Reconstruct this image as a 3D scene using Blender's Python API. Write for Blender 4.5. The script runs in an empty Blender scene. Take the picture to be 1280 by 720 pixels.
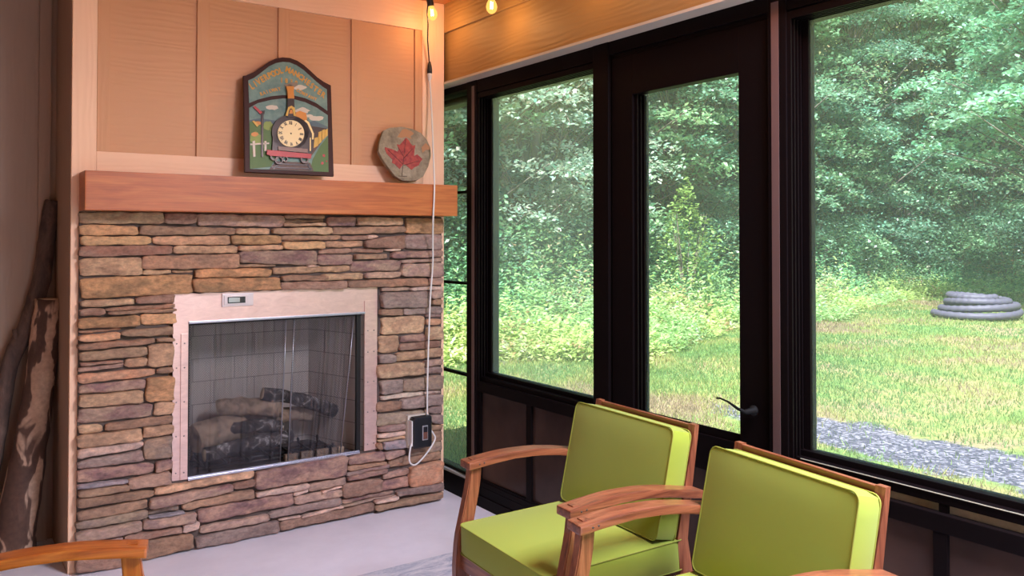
import bpy, bmesh, math, random
import numpy as np
from mathutils import Vector, Matrix, Euler
S = bpy.context.scene
COL = S.collection
random.seed(7); rng = np.random.default_rng(7)
# ---------------------------------------------------------------- camera
F = 1046.0; CX = 640.0; PITCH = math.radians(1.0); HOR = 296.0
CYP = HOR - F * math.tan(PITCH); EYE = 1.3; YAW = math.atan(725 / F)
cd = bpy.data.cameras.new('camera'); cam = bpy.data.objects.new('camera', cd); COL.objects.link(cam)
cd.sensor_width = 36.0; cd.sensor_fit = 'HORIZONTAL'; cd.lens = F * 36.0 / 1280.0
cd.shift_y = -(360 - CYP) / 1280.0
cd.clip_start = 0.05; cd.clip_end = 500
cam.location = (0, 0, EYE); cam.rotation_euler = (math.pi / 2 + PITCH, 0, -YAW)
S.camera = cam
# ---------------------------------------------------------------- view, world, lights
S.view_settings.view_transform = 'Standard'; S.view_settings.look = 'None'
S.view_settings.gamma = 1.0; S.view_settings.exposure = 0.45; S.view_settings.use_curve_mapping = False
SUN_EL = math.radians(57); SUN_DIR = Vector((-0.80, -0.45, 0)).normalized()
w = bpy.data.worlds.new('World'); S.world = w; w.use_nodes = True
nt = w.node_tree; bg = nt.nodes['Background']
sky = nt.nodes.new('ShaderNodeTexSky'); sky.sky_type = 'NISHITA'; sky.sun_disc = False
sky.sun_elevation = SUN_EL; sky.sun_rotation = math.atan2(SUN_DIR.x, SUN_DIR.y); sky.air_density = 1.0; sky.dust_density = 1.5
nt.links.new(sky.outputs[0], bg.inputs[0]); bg.inputs[1].default_value = 0.23
def light(name, kind, loc, energy, color, **k):
    d = bpy.data.lights.new(name, kind); d.energy = energy; d.color = color
    for a, v in k.items(): setattr(d, a, v)
    o = bpy.data.objects.new(name, d); COL.objects.link(o); o.location = loc
    return o
sun = light('sun', 'SUN', (0, 0, 20), 13.5, (1.0, 0.96, 0.92), angle=0.01)
sd = Vector((SUN_DIR.x * math.cos(SUN_EL), SUN_DIR.y * math.cos(SUN_EL), math.sin(SUN_EL)))
sun.rotation_euler = sd.to_track_quat('Z', 'Y').to_euler()
# daylight through the porch's other window walls (behind and to the right of the camera)
a1 = light('daylight_rear_windows', 'AREA', (1.15, -2.45, 1.15), 22, (0.78, 0.84, 1.0), shape='RECTANGLE', size=1.5, size_y=1.4)
a1.rotation_euler = (math.radians(72), 0, 0)
a2 = light('daylight_side_windows', 'AREA', (2.12, -1.15, 1.30), 11, (0.78, 0.84, 1.0), shape='RECTANGLE', size=2.0, size_y=1.4)
a2.rotation_euler = (math.radians(80), 0, math.radians(90))
a3 = light('skylight_daylight', 'AREA', (1.86, 0.30, 2.50), 150, (0.78, 0.82, 1.0), shape='RECTANGLE', size=0.5, size_y=1.3)  # unseen overhead fill added to brighten the floor and seats
BULB_E = 1.0; BULB_C = (1.0, 0.50, 0.18)
lamp = light('ceiling_lamp_light', 'POINT', (1.75, 1.15, 2.38), 15, (1.0, 0.38, 0.12), shadow_soft_size=.04)  # unseen warm fill added to light the siding, no fixture there

# ---------------------------------------------------------------- helpers
_pf = Vector((math.sin(YAW) * math.cos(PITCH), math.cos(YAW) * math.cos(PITCH), math.sin(PITCH)))
_pr = Vector((math.cos(YAW), -math.sin(YAW), 0)); _pu = _pr.cross(_pf)
def ray(x, y): return _pf + _pr * ((x - CX) / F) + _pu * ((CYP - y) / F)
def on_y(x, y, Y):
    d = ray(x, y); t = Y / d.y; return Vector((d.x * t, Y, EYE + d.z * t))
def on_plane(x, y, p0, n):
    d = ray(x, y); o = Vector((0, 0, EYE)); t = (p0 - o).dot(n) / d.dot(n); return o + d * t

def tag(o, label=None, cat=None, group=None, kind=None):
    if label: o['label'] = label
    if cat: o['category'] = cat
    if group: o['group'] = group
    if kind: o['kind'] = kind
    return o
def empty(name, loc=(0, 0, 0), rz=0, **k):
    o = bpy.data.objects.new(name, None); COL.objects.link(o); o.location = loc; o.rotation_euler = (0, 0, rz)
    o.empty_display_size = 0.1
    return tag(o, **k)
def link(name, me, mats, parent=None, smooth=False, **k):
    if not isinstance(mats, (list, tuple)): mats = [mats]
    for m in mats: me.materials.append(m)
    if smooth: me.polygons.foreach_set('use_smooth', [True] * len(me.polygons))
    o = bpy.data.objects.new(name, me); COL.objects.link(o)
    if parent: o.parent = parent
    return tag(o, **k)
class MB:
    def __init__(s): s.bm = bmesh.new()
    def box(s, x0, x1, y0, y1, z0, z1, bev=0, mi=0, rot=None, seg=2):
        r = bmesh.ops.create_cube(s.bm, size=1.0); vs = r['verts']
        for v in vs:
            v.co = Vector(((x0 + x1) / 2 + v.co.x * (x1 - x0), (y0 + y1) / 2 + v.co.y * (y1 - y0), (z0 + z1) / 2 + v.co.z * (z1 - z0)))
        if rot is not None:
            for v in vs: v.co = rot @ v.co
        fs = {f for v in vs for f in v.link_faces}
        for f in fs: f.material_index = mi
        if bev:
            es = {e for f in fs for e in f.edges}
            bmesh.ops.bevel(s.bm, geom=list(es), offset=bev, segments=seg, profile=0.7, affect='EDGES', material=-1)
        return s
    def tube(s, pts, r, n=10, cap=True, mi=0):
        pts = [Vector(p) for p in pts]; N = len(pts)
        rs = r if isinstance(r, (list, tuple)) else [r] * N
        rings = []; up = None
        for i, p in enumerate(pts):
            t = (pts[min(i + 1, N - 1)] - pts[max(i - 1, 0)]).normalized()
            if up is None:
                up = Vector((0, 0, 1)) if abs(t.z) < .9 else Vector((1, 0, 0))
            up = (up - t * up.dot(t)).normalized(); b = t.cross(up)
            rings.append([s.bm.verts.new(p + (up * math.cos(2 * math.pi * k / n) + b * math.sin(2 * math.pi * k / n)) * rs[i]) for k in range(n)])
        for a, c in zip(rings[:-1], rings[1:]):
            for k in range(n):
                f = s.bm.faces.new((a[k], a[(k + 1) % n], c[(k + 1) % n], c[k])); f.material_index = mi; f.smooth = True
        if cap:
            for rg in (rings[0], rings[-1]):
                try: s.bm.faces.new(rg).material_index = mi
                except ValueError: pass
        return s
    def prism(s, pts, h0, h1, axis='z', mi=0, bev=0):
        # polygon pts (2D) extruded between h0 and h1 along the axis
        def mk(p, h):
            return {'z': (p[0], p[1], h), 'y': (p[0], h, p[1]), 'x': (h, p[0], p[1])}[axis]
        a = [s.bm.verts.new(mk(p, h0)) for p in pts]; b = [s.bm.verts.new(mk(p, h1)) for p in pts]
        fs = [s.bm.faces.new(a), s.bm.faces.new(b)]
        n = len(pts)
        for i in range(n): fs.append(s.bm.faces.new((a[i], a[(i + 1) % n], b[(i + 1) % n], b[i])))
        for f in fs: f.material_index = mi
        if bev:
            es = {e for f in fs[:2] for e in f.edges}
            bmesh.ops.bevel(s.bm, geom=list(es), offset=bev, segments=2, profile=.7, affect='EDGES')
        return s
    def lathe(s, prof, n=20, c=(0, 0, 0), M=None, mi=0):
        rings = []
        for r, z in prof:
            ring = []
            for k in range(n):
                v = Vector((c[0] + r * math.cos(2 * math.pi * k / n), c[1] + r * math.sin(2 * math.pi * k / n), c[2] + z))
                if M is not None: v = M @ v
                ring.append(s.bm.verts.new(v))
            rings.append(ring)
        for a, b in zip(rings[:-1], rings[1:]):
            for k in range(n):
                f = s.bm.faces.new((a[k], a[(k + 1) % n], b[(k + 1) % n], b[k])); f.smooth = True; f.material_index = mi
        for rg in (rings[0], rings[-1]):
            try: s.bm.faces.new(rg).material_index = mi
            except ValueError: pass
        return s
    def build(s, name, mats, parent=None, smooth=False, **k):
        bmesh.ops.recalc_face_normals(s.bm, faces=s.bm.faces[:])
        me = bpy.data.meshes.new(name); s.bm.to_mesh(me); s.bm.free()
        return link(name, me, mats, parent, smooth, **k)

def mat(name, color=(.8, .8, .8), rough=.5, metal=0.0, **k):
    m = bpy.data.materials.new(name); m.use_nodes = True
    p = m.node_tree.nodes['Principled BSDF']
    p.inputs['Base Color'].default_value = (*color, 1); p.inputs['Roughness'].default_value = rough; p.inputs['Metallic'].default_value = metal
    for a, v in k.items(): p.inputs[a.replace('_', ' ')].default_value = v
    return m
def N(m, t, **k):
    n = m.node_tree.nodes.new(t)
    for a, v in k.items(): setattr(n, a, v)
    return n
def L(m, a, b): m.node_tree.links.new(a, b)
def P(m): return m.node_tree.nodes['Principled BSDF']
def ramp(m, fac, stops):
    r = N(m, 'ShaderNodeValToRGB'); L(m, fac, r.inputs[0])
    el = r.color_ramp.elements
    while len(el) < len(stops): el.new(0.5)
    for e, (p, c) in zip(el, stops): e.position = p; e.color = (*c, 1)
    return r
def noise(m, scale, detail=4, vec=None, rough=.55, dist=0.0):
    n = N(m, 'ShaderNodeTexNoise'); n.inputs['Scale'].default_value = scale; n.inputs['Detail'].default_value = detail
    n.inputs['Roughness'].default_value = rough; n.inputs['Distortion'].default_value = dist
    if vec is not None: L(m, vec, n.inputs['Vector'])
    return n
def coords(m, scale=(1, 1, 1), kind='Object'):
    t = N(m, 'ShaderNodeTexCoord'); mp = N(m, 'ShaderNodeMapping'); mp.inputs['Scale'].default_value = scale
    L(m, t.outputs[kind], mp.inputs['Vector']); return mp.outputs[0]
def bump(m, h, strength=.3, dist=.01):
    b = N(m, 'ShaderNodeBump'); b.inputs['Strength'].default_value = strength; b.inputs['Distance'].default_value = dist
    L(m, h, b.inputs['Height']); L(m, b.outputs[0], P(m).inputs['Normal']); return b
def wood(name, dark, mid, lite, axis, rough=.4, sc=1.0, coat=0.0, knots=False):
    m = mat(name, mid, rough); s = [9 * sc] * 3; s['xyz'.index(axis)] = .7 * sc
    v = coords(m, s); n = noise(m, 4, 7, v, .6, 1.2)
    r = ramp(m, n.outputs[0], [(.28, dark), (.5, mid), (.72, lite)])
    s2 = [60 * sc] * 3; s2['xyz'.index(axis)] = 2 * sc
    n2 = noise(m, 3, 3, coords(m, s2))
    mx = N(m, 'ShaderNodeMix', data_type='RGBA', blend_type='MULTIPLY'); mx.inputs['Factor'].default_value = .45
    r2 = ramp(m, n2.outputs[0], [(.3, (.62, .55, .5)), (.7, (1.1, 1.1, 1.1))])
    L(m, r.outputs[0], mx.inputs['A']); L(m, r2.outputs[0], mx.inputs['B']); L(m, mx.outputs['Result'], P(m).inputs['Base Color'])
    bump(m, n2.outputs[0], .08, .002); P(m).inputs['Coat Weight'].default_value = coat; P(m).inputs['Coat Roughness'].default_value = .25
    return m
def siding(name, c, axis='x', depth=.0016):
    # painted fibre cement with an embossed cedar grain
    m = mat(name, c, .55); s = [34] * 3; s['xyz'.index(axis)] = 1.6
    n = noise(m, 1.6, 5, coords(m, s), .6, 2.2)
    wv = N(m, 'ShaderNodeTexWave', wave_type='BANDS', bands_direction='Z' if axis != 'z' else 'X')
    wv.inputs['Scale'].default_value = 14; wv.inputs['Distortion'].default_value = 11; wv.inputs['Detail'].default_value = 2; wv.inputs['Detail Scale'].default_value = .8
    s3 = [1.0] * 3; s3['xyz'.index(axis)] = .22; L(m, coords(m, s3), wv.inputs['Vector'])
    a = N(m, 'ShaderNodeMath', operation='ADD'); L(m, n.outputs[0], a.inputs[0]); L(m, wv.outputs[0], a.inputs[1])
    bump(m, a.outputs[0], .35, depth)
    n3 = noise(m, 1.2, 3, coords(m)); r = ramp(m, n3.outputs[0], [(.3, tuple(x * .93 for x in c)), (.7, tuple(min(1, x * 1.05) for x in c))])
    L(m, r.outputs[0], P(m).inputs['Base Color'])
    return m

M_panel = siding('beige_siding', (.60, .31, .155), 'x'); M_panelz = siding('beige_siding_batten', (.60, .31, .155), 'z')  # warm lamp tint is put into the siding's base colour
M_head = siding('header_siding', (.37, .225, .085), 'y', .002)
M_trim = siding('cream_trim_board', (.88, .57, .38), 'z', .001)  # trim base likewise carries the warm lamp tint
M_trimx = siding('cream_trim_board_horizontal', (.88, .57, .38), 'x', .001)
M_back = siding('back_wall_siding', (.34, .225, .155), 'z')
M_soffit = mat('soffit_paint', (.55, .5, .42), .5)
M_mantel = wood('mantel_cedar', (.33, .075, .016), (.47, .125, .026), (.57, .18, .042), 'x', .45, .8, .15)
M_cw = {a: wood('chair_wood_' + a, (.10, .025, .012), (.24, .072, .032), (.38, .14, .065), a, .36, 1.3, .25) for a in 'xyz'}
M_ow = {a: wood('amber_chair_wood_' + a, (.17, .035, .006), (.35, .085, .012), (.50, .16, .026), a, .36, 1.3, .25) for a in 'xyz'}
M_black = mat('black_frame', (.005, .0032, .0035), .45, IOR=1.14); M_blackd = mat('black_track', (.006, .005, .005), .5)
M_edge = mat('frame_edge_film', (.11, .065, .06), .4)  # pinkish tone painted for the lit, reflective frame side
M_dblack = mat('black_plastic', (.012, .013, .016), .38)
M_white = mat('white_cord', (.72, .70, .68), .5)

# ceiling
M_ceil = wood('ceiling_planks', (.30, .11, .03), (.42, .16, .045), (.5, .21, .065), 'y', .35, .6)
# floor
M_floor = mat('concrete', (.5, .48, .49), .42)
n = noise(M_floor, 3.2, 8, coords(M_floor), .65); r = ramp(M_floor, n.outputs[0], [(.3, (.70, .68, .76)), (.55, (.78, .76, .84)), (.75, (.84, .82, .90))])
L(M_floor, r.outputs[0], P(M_floor).inputs['Base Color']); n = noise(M_floor, 40, 4, coords(M_floor)); bump(M_floor, n.outputs[0], .12, .002)

# ================================================================= ROOM
XW = 2.18; YB = 4.12; ZC = 2.47; XL = -1.5; YR = -2.5
def struct(name, mb, m, parent=None, **k): return mb.build(name, m, parent, kind='structure' if parent is None else None, **k)
struct('floor', MB().box(XL, XW + .12, YR, YB, -.12, 0), M_floor, label='pale concrete porch floor', cat='floor')
struct('ceiling', MB().box(XL - .1, 1.58, YR - .1, YB + .5, ZC, ZC + .14).box(2.13, XW + .55, YR - .1, YB + .5, ZC, ZC + .14).box(1.58, 2.13, YR - .1, -.4, ZC, ZC + .14).box(1.58, 2.13, 1.0, YB + .5, ZC, ZC + .14), M_ceil, label='orange stained plank ceiling', cat='ceiling')  # opening left for the added overhead fill
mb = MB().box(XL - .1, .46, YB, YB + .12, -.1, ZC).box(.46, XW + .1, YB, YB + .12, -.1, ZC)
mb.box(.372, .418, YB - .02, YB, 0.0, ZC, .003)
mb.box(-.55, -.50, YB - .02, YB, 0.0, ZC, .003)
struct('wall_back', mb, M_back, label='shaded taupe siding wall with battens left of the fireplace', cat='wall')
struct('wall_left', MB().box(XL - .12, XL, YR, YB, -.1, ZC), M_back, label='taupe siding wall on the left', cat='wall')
mb = MB().box(XL, XW, YR - .1, YR, -.1, .45).box(XL, XW, YR - .1, YR, 2.05, ZC).box(XL, .35, YR - .1, YR, .45, 2.05).box(1.85, XW, YR - .1, YR, .45, 2.05)
struct('wall_rear', mb, M_panel, label='beige siding wall with window opening behind the viewer', cat='wall')
# chimney breast: closed box with panels, battens, cream boards
YC = 3.64
mb = MB().box(.455, 2.10, YC + .015, YC + .03, 1.45, ZC)               # upper siding sheet
mb.box(.455, 2.10, YC + .03, YB, 1.1, ZC)
mb.box(.455, .86, YC + .03, YB, 0, 1.1).box(1.70, 2.10, YC + .03, YB, 0, 1.1).box(.86, 1.70, YC + .03, YB, 0, .27)
cb = struct('wall_chimney', mb, M_panel, label='beige board-and-batten chimney breast above the mantel', cat='wall')
mb = MB()
for x in (.531, .911, 1.26, 1.61): mb.box(x, x + (.045 if x < .6 else .05), YC + .003, YC + .016, 1.638, 2.322, .002)
mb.box(1.945, 1.985, YC + .003, YC + .016, 1.638, 2.322, .002)
mb.build('batten', M_panelz, cb)
mb = MB().box(.442, .53, YC, YC + .02, 0, ZC, .003).box(1.985, 2.108, YC, YC + .02, 0, ZC, .003)
mb.build('corner_board', M_trim, cb)
MB().box(.53, 1.985, YC, YC + .02, 2.322, ZC, .003).box(.53, 1.985, YC, YC + .02, 1.50, 1.638, .003).build('rail_board', M_trimx, cb)
mb = MB().box(.44, .4555, YC + .02, YB, 0, ZC); mb.build('side_cladding', M_back, cb)
# header above the windows
XH = 2.125
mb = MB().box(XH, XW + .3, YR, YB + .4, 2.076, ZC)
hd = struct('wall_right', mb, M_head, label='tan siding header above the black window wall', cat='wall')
MB().box(XH - .018, XH, YR, YB, 2.325, ZC, .002).build('header_band', M_head, hd)
MB().box(XH - .02, XW + .02, YR, YB, 2.066, 2.0765).build('soffit_strip', M_soffit, hd)

# ================================================================= WINDOW WALL
def glass(name, haze, tint, body=(0, 0, 0), hazecol=(.9, .95, 1.0)):
    m = bpy.data.materials.new(name); m.use_nodes = True; t = m.node_tree; t.nodes.clear()
    out = t.nodes.new('ShaderNodeOutputMaterial'); tr = t.nodes.new('ShaderNodeBsdfTransparent'); tr.inputs[0].default_value = (*tint, 1)
    tl = t.nodes.new('ShaderNodeBsdfTranslucent'); tl.inputs[0].default_value = (*hazecol, 1)
    tn = t.nodes.new('ShaderNodeTexNoise'); tn.inputs['Scale'].default_value = 1.7; tn.inputs['Detail'].default_value = 2
    tc = t.nodes.new('ShaderNodeTexCoord'); t.links.new(tc.outputs['Object'], tn.inputs['Vector'])
    mp = t.nodes.new('ShaderNodeMapRange'); mp.inputs[3].default_value = haze * .5; mp.inputs[4].default_value = haze * 1.5
    t.links.new(tn.outputs[0], mp.inputs[0])
    m1 = t.nodes.new('ShaderNodeMixShader'); t.links.new(mp.outputs[0], m1.inputs[0]); t.links.new(tr.outputs[0], m1.inputs[1]); t.links.new(tl.outputs[0], m1.inputs[2])
    gl = t.nodes.new('ShaderNodeBsdfGlossy'); gl.inputs['Roughness'].default_value = .03
    fr = t.nodes.new('ShaderNodeFresnel'); fr.inputs[0].default_value = 1.35
    m2 = t.nodes.new('ShaderNodeMixShader'); ge = t.nodes.new('ShaderNodeNewGeometry'); ib = t.nodes.new('ShaderNodeMath'); ib.operation = 'SUBTRACT'; ib.inputs[0].default_value = 1.0; t.links.new(ge.outputs['Backfacing'], ib.inputs[1])
    fm = t.nodes.new('ShaderNodeMath'); fm.operation = 'MULTIPLY'; t.links.new(fr.outputs[0], fm.inputs[0]); t.links.new(ib.outputs[0], fm.inputs[1]); t.links.new(fm.outputs[0], m2.inputs[0]); t.links.new(m1.outputs[0], m2.inputs[1]); t.links.new(gl.outputs[0], m2.inputs[2])
    t.links.new(m2.outputs[0], out.inputs[0]); return m
G_w1 = glass('hazy_vinyl_glazing', .14, (.93, .97, .97)); G_d = glass('door_glazing', .09, (.93, .97, .96)); G_w3 = glass('clear_vinyl_glazing', .10, (.90, .94, .97)); G_w0 = glass('strip_glazing', .05, (.95, .97, .97))
M_smoke = mat('smoked_vinyl', (.085, .058, .055), .22, IOR=1.25)
n = noise(M_smoke, 2.5, 4, coords(M_smoke)); r = ramp(M_smoke, n.outputs[0], [(.3, (.030, .020, .019)), (.7, (.075, .044, .034))]); L(M_smoke, r.outputs[0], P(M_smoke).inputs['Base Color'])
M_sill = mat('weathered_sill', (.42, .36, .25), .7)
n = noise(M_sill, 30, 4, coords(M_sill)); r = ramp(M_sill, n.outputs[0], [(.3, (.60, .52, .36)), (.7, (.80, .70, .50))]); L(M_sill, r.outputs[0], P(M_sill).inputs['Base Color'])  # colours raised to stand in for sky light on this shaded board
M_wstrip = mat('pale_weather_strip', (.30, .28, .20), .6)  # pale colour stands in for daylight in the sash gap
DX = .07   # recess of the glazing
def jamb_tracks(mb, y, z0, z1, sgn=-1, n=4, d=DX):
    # ribbed track on the side of an opening: n thin fins reaching into the opening
    for i in range(n + 1):
        x = XW + .004 + (d - .006) * i / n
        mb.box(x - .0028, x + .0028, y - .012 if sgn < 0 else y, y if sgn < 0 else y + .012, z0, z1)
def vent_window(name, yh, yl, label, gmat, div=None, tan=False, ztop=1.98, open_left=True):
    """yh = far end (large y), yl = near end."""
    W = empty(name, (XW, (yh + yl) / 2, 0), kind='structure', label=label, cat='window')
    c = (XW, (yh + yl) / 2)
    def bx(mb, x0, x1, y0, y1, z0, z1, b=0): mb.box(x0 - c[0], x1 - c[0], y0 - c[1], y1 - c[1], z0, z1, b)
    mb = MB()   # outer frame
    bx(mb, XW, XW + .12, yl, yh, ztop + .025, 2.067, .002)
    bx(mb, XW + .03, XW + .12, yl, yh, ztop, ztop + .026)
    bx(mb, XW, XW + .12, yl, yh, 0, .055, .002)
    bx(mb, XW + .004, XW + .10, yl, yh, .055, .085, .002)
    bx(mb, XW, XW + .12, yl, yh, .085, .10)
    mb.build('window_frame', M_black, W)
    mb = MB()
    for i in range(5):
        x = XW + .004 + (DX - .006) * i / 4
        bx(mb, x - .0028, x + .0028, yh - .014, yh, .1, ztop + .02)
        bx(mb, x - .0028, x + .0028, yl, yh - .014, .1, .125)
        bx(mb, x - .0028, x + .0028, yl, yh - .014, ztop - .004, ztop + .02)
    mb.build('window_track', M_black, W)
    # upper sash stack
    mb = MB()
    bx(mb, XW + .045, XW + DX + .02, yl, yh, .618, .640, .002)
    bx(mb, XW + .018, XW + .045, yl, yh, .594, .622, .002)
    bx(mb, XW + DX - .01, XW + DX + .02, yh - .035, yh - .012, .64, ztop)
    mb.build('upper_sash', M_black, W)
    mb = MB(); bx(mb, XW + DX - .001, XW + DX + .001, yl, yh - .02, .63, ztop + .01); mb.build('glass_pane', gmat, W)
    mb = MB()
    zt = .572 if tan else .60
    bx(mb, XW, XW + .03, yl, yh, zt - .048, zt, .003)
    bx(mb, XW + .004, XW + .026, yl, yh, .10, .135, .002); bx(mb, XW + .004, XW + .026, yh - .03, yh - .004, .13, zt - .04, .002)
    if div:
        for d in div: bx(mb, XW + .002, XW + .028, d - .019, d + .019, .13, zt - .04, .002)
    mb.build('lower_sash', M_black, W)
    mb = MB(); bx(mb, XW + .014, XW + .018, yl, yh - .02, .12, zt - .02); mb.build('smoked_pane', M_smoke, W)
    if tan:
        mb = MB(); bx(mb, XW + .014, XW + .019, yl, yh - .03, .6195, .6213); mb.build('weather_strip', M_wstrip, W)  # thin strip painted as the line of light between the sashes
        mb = MB(); bx(mb, XW + .05, XW + .058, yl, yh, .10, .612); mb.build('outer_sill_board', M_sill, W)
        if div:
            mb = MB()
            for d in div: bx(mb, XW + .02, XW + .03, d - .012, d + .012, zt - .01, .60)
            mb.build('catch', M_black, W)
    return W
# posts
def post(name, y0, y1, label, face=M_black):
    o = struct(name, MB().box(XW - .004, XW + .13, y0, y1, 0, 2.067, .003), M_black, label=label, cat='window post'); return o
pA = post('trim_1', 3.445, 3.535, 'black corner post between the narrow strip window and the first wide window')
MB().box(XW - .0055, XW - .0035, 3.462, 3.486, .1, 2.04).build('edge_strip', M_edge, pA)
vent_window('window_2', 3.445, 2.57, 'wide hazy vinyl window between the corner post and the door', G_w1, div=(3.02,))
pB = post('trim_2', 2.478, 2.57, 'black post between the wide hazy window and the door')
pC = post('trim_3', 1.645, 1.715, 'black post between the door and the right window')
MB().box(XW - .0055, XW - .0035, 1.672, 1.700, .1, 2.04).build('edge_strip', M_edge, pC)
vent_window('window_3', 1.645, .10, 'large vinyl window right of the door looking onto the lawn', G_w3, div=(1.177, .6), tan=True)
post('trim_4', -.05, .10, 'black post at the near end of the right window')
struct('trim_5', MB().box(XW, XW + .12, -2.5, -.05, 0, .6).box(XW, XW + .12, -2.5, -.05, 2.0, 2.067).box(XW, XW + .1, -2.5, -2.3, .6, 2.0), M_black, label='black window framing beside the viewer', cat='window frame')
# strip window past the corner post
W0 = empty('window_1', (XW, 3.8, 0), kind='structure', label='narrow strip window with thin muntins beyond the chimney', cat='window')
mb = MB(); B = lambda x0, x1, y0, y1, z0, z1: mb.box(x0 - XW, x1 - XW, y0 - 3.8, y1 - 3.8, z0, z1, .002)
B(XW, XW + .12, 3.535, 4.12, 0, .10); B(XW, XW + .12, 3.535, 4.12, 2.035, 2.067); B(XW + .045, XW + .12, 3.535, 4.12, 1.985, 2.02); B(XW, XW + .12, 4.06, 4.12, .1, 2.04); B(XW + .02, XW + .05, 3.535, 4.06, .1, .125)
mb.build('window_frame', M_black, W0)
for z in (.609, 1.066, 1.526):
    mb = MB(); B(XW + .02, XW + .045, 3.53, 4.07, z - .007, z + .007); mb.build('muntin', M_black, W0)
mb = MB(); mb.box(.031, .033, -.265, .262, .1, 2.035); mb.build('glass_pane', G_w0, W0)
mb = MB(); mb.box(.005, .04, -.26, .26, .1, .112); mb.build('sill_strip', mat('pale_sill', (.6, .62, .66), .4), W0)
# door
D = empty('door_1', (XW, 2.1, 0), kind='structure', label='black glazed screen door with a lever handle', cat='door')
def bd(mb, x0, x1, y0, y1, z0, z1, b=.002): mb.box(x0 - XW, x1 - XW, y0 - 2.1, y1 - 2.1, z0, z1, b)
mb = MB(); bd(mb, XW, XW + .12, 1.715, 2.478, 2.015, 2.067); bd(mb, XW + .012, XW + .12, 1.715, 2.478, 2.0, 2.015); bd(mb, XW, XW + .12, 1.715, 2.478, 0, .03)
mb.build('door_frame', M_black, D)
SX = XW + .008
mb = MB()
bd(mb, SX, SX + .045, 2.352, 2.47, .035, 1.998); bd(mb, SX, SX + .045, 1.722, 1.842, .035, 1.998)
bd(mb, SX, SX + .045, 1.842, 2.352, 1.843, 1.998); bd(mb, SX, SX + .045, 1.842, 2.352, .50, .62); bd(mb, SX, SX + .045, 1.842, 2.352, .035, .17)
slab = mb.build('door_leaf', M_black, D)
mb = MB()
for i in range(4):
    x = SX + .010 + .018 * i
    bd(mb, x, x + .006, 2.336, 2.352, .62, 1.843, 0)
    bd(mb, x, x + .006, 1.842, 2.336, .62, .645 - .006 * i + .003, 0)
mb.build('glazing_track', M_black, D)
mb = MB(); bd(mb, SX + .058, SX + .060, 1.84, 2.345, .615, 1.85, 0); mb.build('glass_pane', G_d, D)
mb = MB(); bd(mb, SX + .018, SX + .022, 1.84, 2.36, .165, .505, 0); mb.build('smoked_pane', M_smoke, D)
mb = MB(); mb.lathe([(0, .0), (.016, .0), (.017, .005), (.011, .010), (.008, .046), (0, .048)], 20, M=Matrix.Translation((-.002, 1.775 - 2.1, .742)) @ Euler((0, -math.pi / 2, 0)).to_matrix().to_4x4())
mb.tube([(-.045, 1.775 - 2.1, .742), (-.05, 1.80 - 2.1, .748), (-.05, 1.84 - 2.1, .764), (-.048, 1.875 - 2.1, .770), (-.046, 1.893 - 2.1, .768)], [.006, .005, .0035, .003, .003], 8)
mb.build('door_handle', mat('handle_black', (.004, .004, .004), .7, Specular_IOR_Level=.15), D)

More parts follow.
